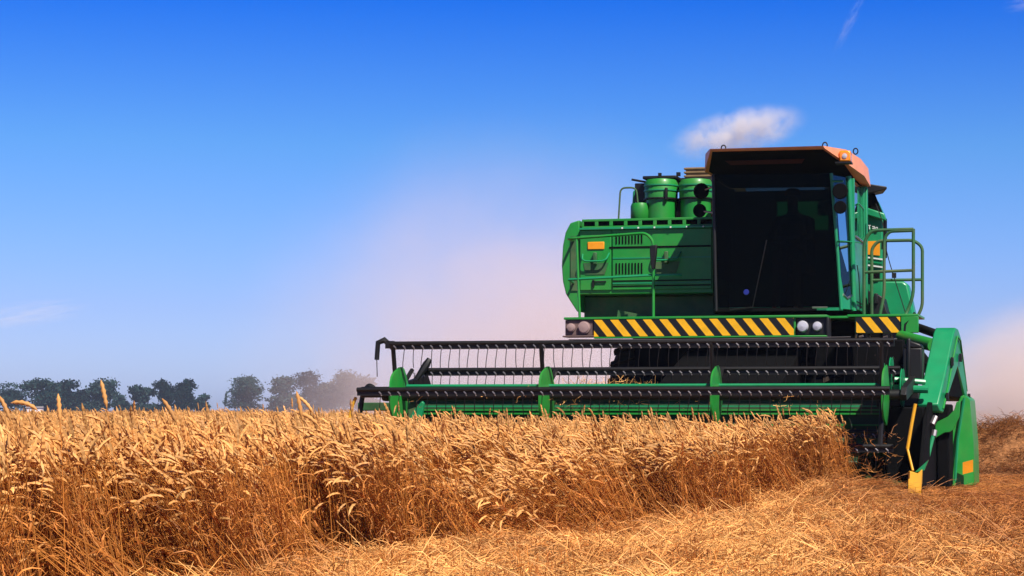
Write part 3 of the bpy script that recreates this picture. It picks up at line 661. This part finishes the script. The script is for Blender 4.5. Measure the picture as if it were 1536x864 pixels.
part("door_hose", MB().tube(fillet([(1.47, .5, 2.62), (1.49, .5, 2.5), (1.50, .6, 2.1)], .05), .007, 6).tube([(1.47, .45, 2.18), (1.47, 1.4, 2.17)], .008, 6), BLACK, cab)
# rooftop
T = [(-.14, -.55, 3.935), (1.20, -.55, 3.935), (1.40, .0, 3.955), (1.49, .7, 3.93), (1.47, 1.7, 3.93), (-.3, 1.7, 3.96), (-.3, .0, 3.95)]
B = [(-.14, -.535, 3.912), (1.215, -.53, 3.908), (1.43, .0, 3.775), (1.535, .7, 3.72), (1.50, 1.7, 3.70), (-.32, 1.7, 3.72), (-.31, .0, 3.74)]
I_ = [(-.12, -.50, 3.908), (1.19, -.48, 3.902), (1.385, .02, 3.772), (1.40, .7, 3.71), (1.40, 1.65, 3.70), (-.28, 1.65, 3.72), (-.26, .02, 3.74)]
n = 7
RV = T + B + I_ + [(.63, .6, 4.0), (.63, .15, 3.70)]
RF = [(i, i + n, (i + 1) % n + n, (i + 1) % n) for i in range(n)] + [(i + n, i + 2 * n, (i + 1) % n + 2 * n, (i + 1) % n + n) for i in range(n)] + \
     [(i, (i + 1) % n, 3 * n) for i in range(n)]
roof = part("cab_roof", MB().add(RV, RF), ROOF, cab, angle=50)
part("visor_lining", MB().add(RV, [(i + 2 * n, 3 * n + 1, (i + 1) % n + 2 * n) for i in range(n)]), MATTE, roof)
part("visor_stripe", MB().extr([(.0, -.305, 3.822), (.95, -.305, 3.822), (.9, -.20, 3.786), (.05, -.20, 3.786)], (0, -.01, -.006)), mat("dull_red", (.05, .004, .003), .9), roof)
for p in ((-.06, -.1, 3.955), (1.16, -.1, 3.955), (1.50, .1, 3.90)):
    part("lifting_eye", MB().tube([(p[0] + .028 * math.cos(t), p[1], p[2] + .045 + .035 * math.sin(t)) for t in np.linspace(0, 6.28, 13)], .008, 6), BLACK, roof)
bc = part("beacon", MB().box(1.345, 1.48, -.24, -.10, 3.785, 3.915), AMBER, roof, bev=.018)
part("beacon_base", MB().box(1.30, 1.49, -.25, -.09, 3.765, 3.784), BLACK, roof)
part("beacon_lamp", MB().lathe([(.02, -.054), (.03, -.058), (.012, -.064)], (1.412, -.19, 3.85), 'y', 12), LAMP, bc)
# mirrors and work lamps
def disc_mirror(x, y, z, rx, rz, tilt, p0, name="mirror"):
    m_ = part(name, MB().tube([(x, y + .03, z), (x, y, z)], [.6 * rx, rx], 16).tube([(x, y, z), (x, y - .02, z)], [rx, rx * .9], 16), MATTE)
    part("bracket", MB().tube([(x, y + .03, z), p0], .012, 6), STEEL, m_)
disc_mirror(-.45, .5, 3.56, .10, .1, 0, (-.28, .4, 3.60)); disc_mirror(-.47, .5, 3.32, .085, .1, 0, (-.28, .4, 3.28))
disc_mirror(1.345, -.12, 3.45, .095, .1, 0, (1.26, .0, 3.52)); disc_mirror(1.345, -.12, 3.26, .078, .1, 0, (1.27, .0, 3.30), "work_lamp")
part("wiper", MB().tube([(.0, -.02, 2.07), (.28, -.02, 2.10), (.45, -.02, 2.9)], .008, 6), BLACK, cab)
part("wiper_motor", MB().tube([(1.0, -.03, 2.085), (1.18, -.03, 2.085)], .012, 6), STEEL, cab)
part("badge", MB().lathe([(.035, -.012), (.03, -.018)], (.20, 0, 2.28), 'y', 14), mat("blue_enamel", (.02, .03, .25), .3), cab)
# inside the cab
part("driver_seat", MB().box(.36, .86, .80, 1.28, 2.55, 2.70).box(.38, .84, 1.24, 1.36, 2.70, 3.28).box(.5, .72, .9, 1.2, 2.09, 2.55), MATTE, cab, bev=.03)
sw = part("steering_column", MB().tube([(.61, .25, 2.09), (.61, .45, 2.92)], .04, 10), MATTE, cab)
part("steering_wheel", MB().tube([(.61 + .2 * math.cos(t), .45 + .17 * math.sin(t), 2.93 + .07 * math.sin(t)) for t in np.linspace(0, 6.28, 21)], .014, 6).tube([(.41, .45, 2.93), (.81, .45, 2.93)], .012, 6), MATTE, sw)

# --- machine underside
part("chassis", MB().box(-.85, 1.55, .5, 6.2, .75, 1.94).box(-1.5, 1.7, 1.3, 5.8, 1.35, 1.98), MATTE)
part("front_axle", MB().box(-1.5, 1.7, .65, 1.0, .65, 1.0), MATTE)
def wheel(x, y, r_, wd):
    t = MB().lathe([(r_ * .62, -wd / 2), (r_ * .9, -wd / 2), (r_, -wd * .38), (r_, wd * .38), (r_ * .9, wd / 2), (r_ * .62, wd / 2)], (x, y, r_), 'x', 36)
    for i in range(22):
        for s_ in (-1, 1):
            a0 = 2 * math.pi * (i + (.5 if s_ > 0 else 0)) / 22; a1 = a0 + .16; P = []
            for (aa, xx) in ((a0, 0), (a1, s_ * wd / 2 * .96)):
                for da in (-.035, .035):
                    for rr in (r_ * .97, r_ * 1.045): P.append((x + xx, y + math.cos(aa + da) * rr, r_ + math.sin(aa + da) * rr))
            t.add(P, [(0, 1, 3, 2), (4, 6, 7, 5), (0, 4, 5, 1), (2, 3, 7, 6), (1, 5, 7, 3), (0, 2, 6, 4)])
    w_ = part("wheel", t, RUBBER); part("rim", MB().lathe([(r_ * .6, -wd * .3), (r_ * .6, wd * .3), (r_ * .3, wd * .34), (.05, wd * .34)], (x, y, r_), 'x', 24), YELLOW, w_)
wheel(-1.22, .85, .86, .62); wheel(1.42, .85, .86, .62); wheel(-1.1, 5.4, .5, .35); wheel(1.3, 5.4, .5, .35)
part("feeder_house", MB().yz([(-2.35, .35), (-2.35, .95), (.6, 1.72), (.6, .95)], -.55, .85), MATTE, bev=.02)  # black colour stands in for the shade below the beam
part("straw_hood", MB().box(-1.0, 1.3, 5.6, 6.9, 1.1, 2.6), DGREEN, bev=.1)
part("underside_shield", MB().box(-1.2, 1.75, .1, .16, .95, 1.70), MATTE)
for xx in (-.7, 1.0): part("lift_cylinder", MB().tube([(xx, .4, .8), (xx, -2.2, .45)], .05, 10), BLACK)

# --- header: trough, auger, knife
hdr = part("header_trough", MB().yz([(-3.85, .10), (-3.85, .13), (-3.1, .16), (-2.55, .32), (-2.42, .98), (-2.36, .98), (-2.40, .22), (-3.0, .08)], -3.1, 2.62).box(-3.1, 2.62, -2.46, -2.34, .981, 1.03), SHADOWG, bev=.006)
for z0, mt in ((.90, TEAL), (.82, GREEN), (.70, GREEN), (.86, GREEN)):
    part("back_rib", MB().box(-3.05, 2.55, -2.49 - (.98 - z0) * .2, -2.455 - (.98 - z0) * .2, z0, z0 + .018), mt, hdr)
au = part("auger", MB().tube([(-3.05, -2.85, .52), (2.6, -2.85, .52)], .14, 16), DGREEN)
for s_, x0, x1 in ((1, -3.0, -.4), (-1, 2.58, .5)):
    V, Fa = [], []; k = 120
    for i in range(k + 1):
        t = i / k; a = s_ * t * 2 * math.pi * 4.5; xx = x0 + (x1 - x0) * t
        for rr in (.14, .27): V.append((xx, -2.85 + math.cos(a) * rr, .52 + math.sin(a) * rr)); V.append((xx + .008, -2.85 + math.cos(a) * rr, .52 + math.sin(a) * rr))
    for i in range(k):
        o = 4 * i; Fa += [(o, o + 4, o + 6, o + 2), (o + 1, o + 3, o + 7, o + 5), (o + 2, o + 6, o + 7, o + 3)]
    part("flight", MB().add(V, Fa, True), BLACK, au)
kb = MB().box(-3.1, 2.62, -3.93, -3.86, .10, .125)
for i in range(75):
    xx = -3.06 + i * .0762; kb.xy([(xx - .012, -3.93), (xx + .012, -3.93), (xx, -4.03)], .11, .12)
part("knife_bar", kb, BLACK)

# --- reel
RY, RZ, RR, RX0, RX1 = -3.50, 1.02, .56, -2.98, 2.33
reel = part("reel", MB().tube([(RX0 - .12, RY, RZ), (RX1 + .08, RY, RZ)], .055, 14), BLACK)
angs = [102, 30, -42, -114, 174]
angs = [78 + 72 * i for i in range(5)]       # degrees from +y (away), z up
tine_ct = 0; rest = MB(); vis = []
for bi, ad in enumerate((78 + 0, 6 + 24, 78 - 144, 78 + 144 - 12, 174)):
    pass
BA = [102, 174, 246, 318, 30]               # 0 = away from the viewer, 90 = up, 180 = towards the viewer
for ad in BA:
    a = R(180 - ad) if False else R(ad)
    by, bz = RY + RR * math.cos(a), RZ + RR * math.sin(a)
    x0b = RX0 + (.16 if ad == 30 else (-.2 if ad == 174 else 0))
    bar = MB().tube([(x0b, by, bz), (RX1, by, bz)], .024, 8).box(x0b, RX1, by + .0, by + .026, bz - .062, bz + .004)
    b_ = part("reel_bat", bar, BLACK, reel)
    cl = MB(); N = 52
    for i in range(N):
        xx = RX0 + .06 + i * (RX1 - RX0 - .12) / (N - 1)
        cl.tube([(xx - .010, by - .030, bz - .022), (xx + .016, by - .034, bz - .045)], .0075, 5)
        cl.tube([(xx + .012, by - .030, bz - .052), (xx + .02, by - .028, bz - .066)], .006, 5)
    tag(part("tine_clips", cl, STEEL, reel), kind='stuff')
    for i in range(N):
        xx = RX0 + .06 + i * (RX1 - RX0 - .12) / (N - 1); jx = rng.uniform(-.018, .018)
        P = [(xx, by - .005, bz - .05), (xx - .004 + jx * .2, by - .012, bz - .12), (xx - .012 + jx * .6, by + .0, bz - .19), (xx - .016 + jx, by + .02, bz - .255)]
        if ad in (102, 30) and i < 50: part("tine", MB().tube(P, .0042, 5), BLACK, reel)
        else: rest.tube(P, .0042, 5)
tag(part("tines", rest, BLACK, reel), kind='stuff')
def spider(x, rad=.30, big=False):
    pr_ = MB()
    V, Fa = [], []
    n_ = 28
    for s_ in (-1, 1):
        for j in range(n_):
            a = 2 * math.pi * j / n_; q = rad * (1 + .05 * math.cos(5 * a)); V.append((x + s_ * .010, RY + q * math.cos(a), RZ + q * math.sin(a)))
    for s_ in (-1, 1):
        V.append((x + s_ * .05, RY, RZ))
    for j in range(n_):
        Fa += [(j, (j + 1) % n_, 2 * n_), (n_ + (j + 1) % n_, n_ + j, 2 * n_ + 1), (j, n_ + j, n_ + (j + 1) % n_, (j + 1) % n_)]
    part("reel_disc", MB().add(V, Fa, True), GREEN, reel)
    for ad in BA:
        a = R(ad)
        part("reel_spoke", MB().tube([(x - .03, RY + .08 * math.cos(a), RZ + .08 * math.sin(a)), (x - .03, RY + RR * math.cos(a), RZ + RR * math.sin(a))], .026, 6), BLACK, reel)
for x in (RX0 + .06, -1.30, .50, RX1 - .1): spider(x)
part("reel_tube_sleeve", MB().tube([(RX0 + .15, RY - .02, RZ + .10), (RX1 - .18, RY - .02, RZ + .10)], .019, 8), TEAL, reel)
# left end crank, bracket
part("cam_crank", MB().tube([(-3.02, -3.52, 1.56), (-3.08, -3.52, 1.61), (-3.14, -3.55, 1.58), (-3.15, -3.56, 1.40)], [.03, .035, .03, .026], 8).tube([(-3.15, -3.56, 1.40), (-3.145, -3.56, 1.22)], .005, 5)
     .box(-3.06, -2.97, -3.55, -3.50, 1.52, 1.60), BLACK, reel)
part("cam_crank", MB().tube([(-2.87, -3.1, 1.20), (-2.77, -3.06, 1.36), (-2.74, -3.04, 1.42)], [.03, .045, .03], 8), BLACK, reel)
part("reel_end_bearing", MB().box(-3.32, -2.93, -3.62, -3.40, 1.0, 1.115), BLACK, bev=.02)
part("end_bracket", MB().tube(fillet([(-3.18, -3.5, 1.08), (-3.26, -3.5, 1.14), (-3.33, -3.5, 1.04), (-3.36, -3.5, .84)], .06), [.03] * 12 if False else .028, 8), BLACK)
part("side_sheet", MB().yz([(-4.0, .06), (-4.0, .25), (-3.3, .72), (-2.4, 1.0), (-2.3, .9), (-2.3, .1)], -3.16, -3.12), DGREEN, bev=.004, label="left side sheet of the header")
part("lift_link", MB().xz([(-3.02, .75), (-2.96, .86), (-2.86, .965), (-2.84, .94), (-2.87, .75)], -2.95, -2.90), TEAL, bev=.004)
part("arm_plate", MB().box(-3.60, -3.15, -2.95, -2.90, .86, .95), DGREEN, bev=.01)
part("divider_rod", MB().tube(fillet([(-3.215, -4.0, 1.0), (-3.26, -4.0, .90), (-3.29, -4.0, .74), (-3.20, -4.0, .3)], .08), .018, 8), YELLOW, label="yellow divider rod at the far left end of the header")
# reel arms
for xx in (-3.04, 2.42):
    part("reel_arm", MB().yz([(-3.62, 1.02), (-3.55, 1.10), (-2.3, 1.26), (-2.2, 1.16), (-2.35, 1.10), (-3.55, .96)], xx - .03, xx + .03), BLACK, bev=.006)
# right end: pulleys, brackets, drive cover and end panel
for (x, yy, z, r_) in ((2.13, -2.75, 1.20, .16), (2.22, -2.8, 1.22, .20), (2.34, -2.85, 1.10, .20)):
    pl = part("pulley", MB().lathe([(r_ * .9, -.012), (r_, -.010), (r_ * .93, 0), (r_, .010), (r_ * .9, .012)], (x, yy, z), 'x', 28), TEAL); part("hub", MB().tube([(x - .03, yy, z), (x + .03, yy, z)], .05, 10), BLACK, pl)
part("drive_shaft", MB().tube([(2.05, -2.8, 1.10), (2.60, -2.8, 1.08)], .04, 10).tube([(2.1, -2.75, 1.2), (2.55, -2.6, 1.16)], .03, 8), TEAL)
part("gearbox", MB().box(2.32, 2.52, -2.6, -2.3, 1.15, 1.52).xz([(2.32, 1.52), (2.38, 1.60), (2.50, 1.56), (2.52, 1.52)], -2.6, -2.3).box(2.05, 2.5, -2.7, -2.3, .9, 1.08).box(2.36, 2.40, -2.62, -2.55, 1.2, 1.62), BLACK, bev=.015)
part("mount_bracket", MB().xz([(1.82, 1.52), (1.92, 1.50), (1.94, 1.42), (2.0, 1.36), (1.83, 1.37)], -2.25, -2.2), TEAL, bev=.004)
part("mount_bracket", MB().xz([(1.98, 1.50), (2.06, 1.50), (2.08, 1.37), (2.04, 1.37)], -2.25, -2.2), TEAL, bev=.004)
part("mount_bracket", MB().xz([(1.93, 1.27), (1.98, 1.30), (2.08, 1.29), (2.08, 1.12), (2.0, 1.12), (1.99, 1.22)], -2.25, -2.2), GREEN, bev=.004)
part("lower_frame", MB().box(1.75, 2.30, -2.3, -2.15, .85, 1.62).box(2.30, 2.62, -2.3, -2.15, .85, 1.10).box(1.9, 2.2, -1.5, -.3, 1.30, 1.60), MATTE, bev=.02)
part("hydraulic_ram", MB().tube([(2.08, -.3, 1.72), (2.50, -.9, 1.60)], .075, 14), GREEN)
part("hydraulic_ram", MB().tube([(2.20, .3, 1.86), (2.62, -.6, 1.70)], .05, 12).tube([(2.40, .0, 1.80), (2.75, -.8, 1.62)], .022, 10), BLACK)
part("slant_frame", MB().tube([(2.1, -.5, 1.50), (2.35, -1.0, 1.48), (2.60, -1.5, 1.20)], .07, 8), MATTE)
# A-shaped chain cover: outline in the side plane, broad rim facing forwards
cv = part("chain_cover", MB().extr([(2.727, -2.72, .85), (2.70, -2.76, .93), (2.745, -2.45, 1.22), (2.79, -2.12, 1.56), (2.81, -2.0, 1.70), (2.822, -1.90, 1.755), (2.84, -1.78, 1.745), (2.865, -1.68, 1.66), (2.885, -1.45, 1.38), (2.90, -1.2, 1.05), (2.90, -1.12, .96), (2.87, -1.2, .99), (2.835, -1.82, 1.33), (2.775, -2.3, 1.03), (2.745, -2.62, .84)], (-.22, 0, 0)), TEAL, bev=.014)
part("inner_panel", MB().extr([(2.83, -1.84, 1.31), (2.86, -1.25, 1.0), (2.77, -2.28, 1.02)], (-.03, 0, 0)), MATTE, cv)
part("side_rim", MB().tube([(2.742, -2.64, .88), (2.775, -2.36, 1.12), (2.815, -2.05, 1.48), (2.838, -1.88, 1.66), (2.862, -1.75, 1.62), (2.895, -1.2, 1.08)], .010, 6), GREEN, cv)
for (p) in ((2.80, -2.2, 1.40), (2.86, -1.78, 1.45), (2.91, -1.16, 1.02), (2.77, -2.5, 1.02)):
    part("latch", MB().box(p[0] - .01, p[0] + .02, p[1] - .03, p[1] + .03, p[2] - .06, p[2] + .03), BLACK, cv, bev=.005)
# end panel below the cover
ep = part("end_panel", MB().extr([(2.722, -1.70, .03), (2.745, -1.70, .60), (2.79, -1.70, .86), (2.86, -1.70, 1.02), (2.90, -1.70, 1.03), (2.955, -1.62, .98), (2.99, -1.55, .5), (3.0, -1.55, .04)], (0, .9, 0)), GREEN, bev=.012)
part("cheek_plate", MB().xz([(2.62, .70), (2.66, .745), (2.77, .80), (2.835, .87), (2.86, .955), (2.90, .96), (2.89, .80), (2.83, .665), (2.79, .635), (2.735, .63), (2.635, .57)], -2.35, -2.31), GREEN, ep, bev=.005)
part("panel_rib", MB().tube([(2.90, -1.72, 1.0), (2.83, -1.73, .55), (2.80, -1.73, .10)], .016, 6), TEAL, ep)
part("reflector", MB().xz([(2.885, .17), (2.885, .30), (2.995, .33), (2.995, .20)], -1.74, -1.715), ORANGE, ep, label="orange reflector low on the end panel")
part("side_sheet", MB().yz([(-4.05, .05), (-4.0, .22), (-3.4, .78), (-2.9, .95), (-1.9, .92), (-1.6, .9), (-1.6, .05)], 2.60, 2.64), MATTE, bev=.004, label="right side sheet of the header")
part("end_drive_box", MB().box(2.20, 2.59, -3.2, -2.0, .08, .90).box(2.645, 2.78, -2.3, -1.72, .05, .93), MATTE, bev=.02)
part("divider_point", MB().extr([(2.515, -4.15, .0), (2.635, -4.12, .0), (2.645, -4.1, .29), (2.60, -4.08, .25), (2.515, -4.1, .275)], (0, .12, 0)), YELLOW, bev=.006, label="yellow divider point at the right end of the header")
part("divider_top", MB().extr([(2.57, -4.03, .26), (2.66, -4.0, .28), (2.70, -4.0, .38)], (0, .08, 0)), TEAL)
part("divider_rod", MB().tube([(2.575, -4.0, .93), (2.54, -4.0, .74), (2.50, -4.02, .49)], .017, 8).tube([(2.50, -4.02, .49), (2.565, -4.16, .28)], .012, 8), YELLOW, label="bent yellow rod rising from the right divider point")
part("stay_rod", MB().tube([(2.67, -3.0, .62), (2.59, -3.1, .27)], .022, 8), TEAL)
part("rod_bolts", MB().tube([(2.67, -3.0, .60), (2.68, -2.98, .66)], .030, 8).tube([(2.66, -3.05, .72), (2.69, -3.0, .80)], .03, 8), STEEL)

for (P, m_) in (([(1.55, -.25, 1.76), (1.6, -.8, 1.62), (1.8, -1.6, 1.55), (2.0, -2.3, 1.45)], BLACK), ([(1.7, -.25, 1.74), (1.85, -.9, 1.52), (2.1, -1.6, 1.6), (2.2, -2.4, 1.40)], BLACK),
                 ([(1.95, -.2, 1.74), (2.05, -.9, 1.62), (2.25, -1.7, 1.58), (2.3, -2.4, 1.3)], BLACK), ([(1.5, -.35, 1.70), (1.75, -.6, 1.66), (2.05, -.5, 1.69)], STEEL)):
    part("hydraulic_hose", MB().tube(fillet(P, .3), .014 if m_ is BLACK else .008, 6), m_)
for (x, yy, z) in ((1.62, -.34, 1.72), (1.75, -.34, 1.66), (1.9, -.33, 1.71), (2.02, -.33, 1.64), (1.83, -.33, 1.60)):
    part("hose_fitting", MB().tube([(x - .025, yy, z), (x + .025, yy - .01, z + .012)], .014, 6), STEEL)
# straw caught on the reel and in the trough
cs = []
for _ in range(34):
    lx = nr.uniform(-2.9, 2.4); cs.append((lx, -3.3 + nr.normal(0, .25), nr.choice([1.0, .93, .55, .6]), nr.normal(0, .5), nr.normal(0, .5), nr.uniform(0, 6.28), 1, 1, 1, nr.integers(0, 3)))
for _ in range(60):
    lx = nr.uniform(1.5, 2.3); cs.append((lx, -3.4 + nr.normal(0, .3), nr.uniform(.1, .6), nr.normal(0, .5), nr.normal(0, .5), nr.uniform(0, 6.28), 1, 1, 1, nr.integers(0, 3)))
for _ in range(90):
    lx = nr.uniform(-1.6, -.35); cs.append((lx, -2.45 + nr.normal(0, .08), 1.02 + abs(nr.normal(0, .10)) * math.exp(-((lx + .9) / .5) ** 2), nr.normal(0, .9), nr.normal(0, .5), nr.uniform(0, 6.28), 1, 1, 1, nr.integers(0, 3)))
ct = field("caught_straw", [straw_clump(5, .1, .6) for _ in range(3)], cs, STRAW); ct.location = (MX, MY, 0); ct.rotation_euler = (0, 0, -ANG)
tag(ct, "cut straw caught on the reel and in the header trough", "straw", kind='stuff')

# ------------------------------------------------------------------ driver (seated behind the dark windscreen)
def skin_person():
    J = [  # x, y, z, r, parent
        (.61, 1.06, 2.80, .13, None), (.61, 1.08, 3.02, .13, 0), (.61, 1.05, 3.20, .14, 1), (.61, 1.02, 3.31, .055, 2), (.61, 1.0, 3.40, .075, 3), (.61, .99, 3.49, .095, 4), (.61, 1.0, 3.55, .07, 5),
        (.80, 1.03, 3.23, .06, 2), (.86, .86, 3.02, .045, 7), (.76, .62, 2.96, .034, 8), (.74, .55, 2.97, .03, 9),
        (.42, 1.03, 3.23, .06, 2), (.36, .86, 3.02, .045, 11), (.46, .62, 2.96, .034, 12), (.48, .55, 2.97, .03, 13),
        (.71, .98, 2.76, .10, 0), (.74, .58, 2.78, .07, 15), (.74, .50, 2.40, .05, 16), (.74, .46, 2.16, .045, 17), (.74, .30, 2.13, .04, 18),
        (.51, .98, 2.76, .10, 0), (.48, .58, 2.78, .07, 20), (.48, .50, 2.40, .05, 21), (.48, .46, 2.16, .045, 22), (.48, .30, 2.13, .04, 23)]
    for b_, sgn in ((10, -1), (14, 1)):
        bx, by, bz = J[b_][:3]
        for k in range(4): J.append((bx + (k - 1.5) * .019, by - .05, bz + .01, .009, b_)); J.append((bx + (k - 1.5) * .02, by - .085 + abs(k - 1.5) * .006, bz - .015, .008, len(J) - 1))
        J.append((bx + sgn * .03, by - .02, bz + .02, .010, b_)); J.append((bx + sgn * .045, by - .05, bz + .015, .009, len(J) - 1))
    J.append((.61, .90, 3.475, .014, 5))
    me = bpy.data.meshes.new("person"); me.from_pydata([j[:3] for j in J], [(i, j[4]) for i, j in enumerate(J) if j[4] is not None], [])
    o = bpy.data.objects.new("person", me); COL.objects.link(o)
    o.modifiers.new("skin", 'SKIN'); me.skin_vertices.new() if not me.skin_vertices else None
    for i, j in enumerate(J): me.skin_vertices[0].data[i].radius = (j[3], j[3])
    me.skin_vertices[0].data[0].use_root = True
    s_ = o.modifiers.new("sub", 'SUBSURF'); s_.levels = 1; s_.render_levels = 1
    me.materials.append(SKIN); return o
per = skin_person()
per.location = (MX, MY, 0); per.rotation_euler = (0, 0, -ANG)
tag(per, "driver in dark clothes seated at the wheel behind the dark windscreen", "person")
MB().lathe([(.145, 2.78), (.165, 2.9), (.165, 3.1), (.17, 3.2), (.10, 3.29)], (.61, 1.06, 0), 'z', 20).build("shirt", CLOTH, per)
MB().lathe([(.10, 3.53), (.105, 3.56), (.08, 3.61), (.02, 3.625)], (.61, 1.0, 0), 'z', 18).build("cap", HAIR, per)

# ------------------------------------------------------------------ air: dust, clouds, haze
def vol_mat(name, col, dens, aniso=.3, nscale=.5, cut=.45, soft=.25, detail=3, edge=1.0, vec=(1, 1, 1)):
    m = bpy.data.materials.new(name); m.use_nodes = True; nt = m.node_tree; nt.nodes.clear(); N, L = nt.nodes.new, nt.links.new
    o = N("ShaderNodeOutputMaterial"); v = N("ShaderNodeVolumePrincipled"); v.inputs['Color'].default_value = (*col, 1); v.inputs['Anisotropy'].default_value = aniso
    t = N("ShaderNodeTexCoord"); ln = N("ShaderNodeVectorMath"); ln.operation = 'LENGTH'; L(t.outputs['Object'], ln.inputs[0])
    f = N("ShaderNodeMapRange"); f.interpolation_type = 'SMOOTHSTEP'; f.inputs[1].default_value = 1.0; f.inputs[2].default_value = 1.0 - edge; f.inputs[3].default_value = 0; f.inputs[4].default_value = 1; L(ln.outputs['Value'], f.inputs[0])
    n = N("ShaderNodeTexNoise"); n.inputs['Scale'].default_value = nscale; n.inputs['Detail'].default_value = detail; n.inputs['Roughness'].default_value = .6; sc_ = N('ShaderNodeVectorMath'); sc_.operation = 'MULTIPLY'; sc_.inputs[1].default_value = vec; L(t.outputs['Object'], sc_.inputs[0]); L(sc_.outputs[0], n.inputs[0])
    c = N("ShaderNodeMapRange"); c.inputs[1].default_value = cut; c.inputs[2].default_value = cut + soft; L(n.outputs[0], c.inputs[0])
    a = N("ShaderNodeMath"); a.operation = 'MULTIPLY'; L(f.outputs[0], a.inputs[0]); L(c.outputs[0], a.inputs[1])
    b = N("ShaderNodeMath"); b.operation = 'MULTIPLY'; L(a.outputs[0], b.inputs[0]); b.inputs[1].default_value = dens
    L(b.outputs[0], v.inputs['Density']); L(v.outputs[0], o.inputs['Volume']); return m
def blob(name, loc, rad, rot, m, lab, cat):
    bm = bmesh.new(); bmesh.ops.create_icosphere(bm, subdivisions=3, radius=1.0); me = bpy.data.meshes.new(name); bm.to_mesh(me); bm.free(); me.materials.append(m)
    o = bpy.data.objects.new(name, me); COL.objects.link(o); o.location = loc; o.scale = rad; o.rotation_euler = rot
    tag(o, lab, cat, kind='stuff'); return o
DUST = vol_mat("chaff_dust", (1.0, .86, .86), .27, -.4, 2.3, .30, .36, 5)
blob("dust_cloud", (-2.6, 36, 2.0), (4.2, 4.5, 3.6), (0, R(20), 0), DUST, "denser pale pink dust close behind the left side of the combine body", "dust")
blob("dust_cloud", (-3.2, 46, 1.2), (7.6, 9.0, 7.0), (0, R(0), 0), DUST, "wide thin veil of pink chaff dust drifting up the sky left of the combine", "dust")
blob("dust_cloud", (9.0, 44, .4), (4.4, 5.0, 3.3), (0, 0, 0), vol_mat("chaff_dust_dense", (1.0, .88, .83), 2.2, -.4, 2.3, .28, .36, 5), "low pink dust behind the straw mound at right", "dust")
CL = vol_mat("cloud_vapour", (1, .98, 1), .052, -.35, 1.5, .43, .12, 9, vec=(2.6, 2, 1))
blob("cloud", (88, 2500, 347), (98, 70, 34), (0, R(-13), 0), CL, "small puffy pink-white cloud just above the cab roof", "cloud")
WS = vol_mat("wisp_vapour", (1, .97, .98), .008, -.35, 1.8, .44, .14, 8, vec=(1.2, 1, 2.6))
blob("cloud", (238, 2600, 505), (9, 30, 56), (0, R(26), 0), WS, "thin broken vapour streak high above the right side of the cab", "cloud")
blob("cloud", (-830, 2600, 125), (95, 60, 22), (0, R(-8), 0), WS, "faint low wisp of cloud at the left edge of the sky", "cloud")
blob("cloud", (470, 2600, 530), (40, 40, 14), (0, R(-8), 0), WS, "faint wisp of cloud in the upper right corner", "cloud")
# ------------------------------------------------------------------ haze
HZ = bpy.data.materials.new("haze"); HZ.use_nodes = True; nt = HZ.node_tree; nt.nodes.clear()
o_ = nt.nodes.new("ShaderNodeOutputMaterial"); v_ = nt.nodes.new("ShaderNodeVolumePrincipled"); v_.inputs['Color'].default_value = (.55, .72, 1.0, 1); v_.inputs['Density'].default_value = .00030
nt.links.new(v_.outputs[0], o_.inputs['Volume'])
hz = MB().box(-1700, 1700, -80, 3100, -1.2, 14).build("haze", HZ); tag(hz, kind='stuff')
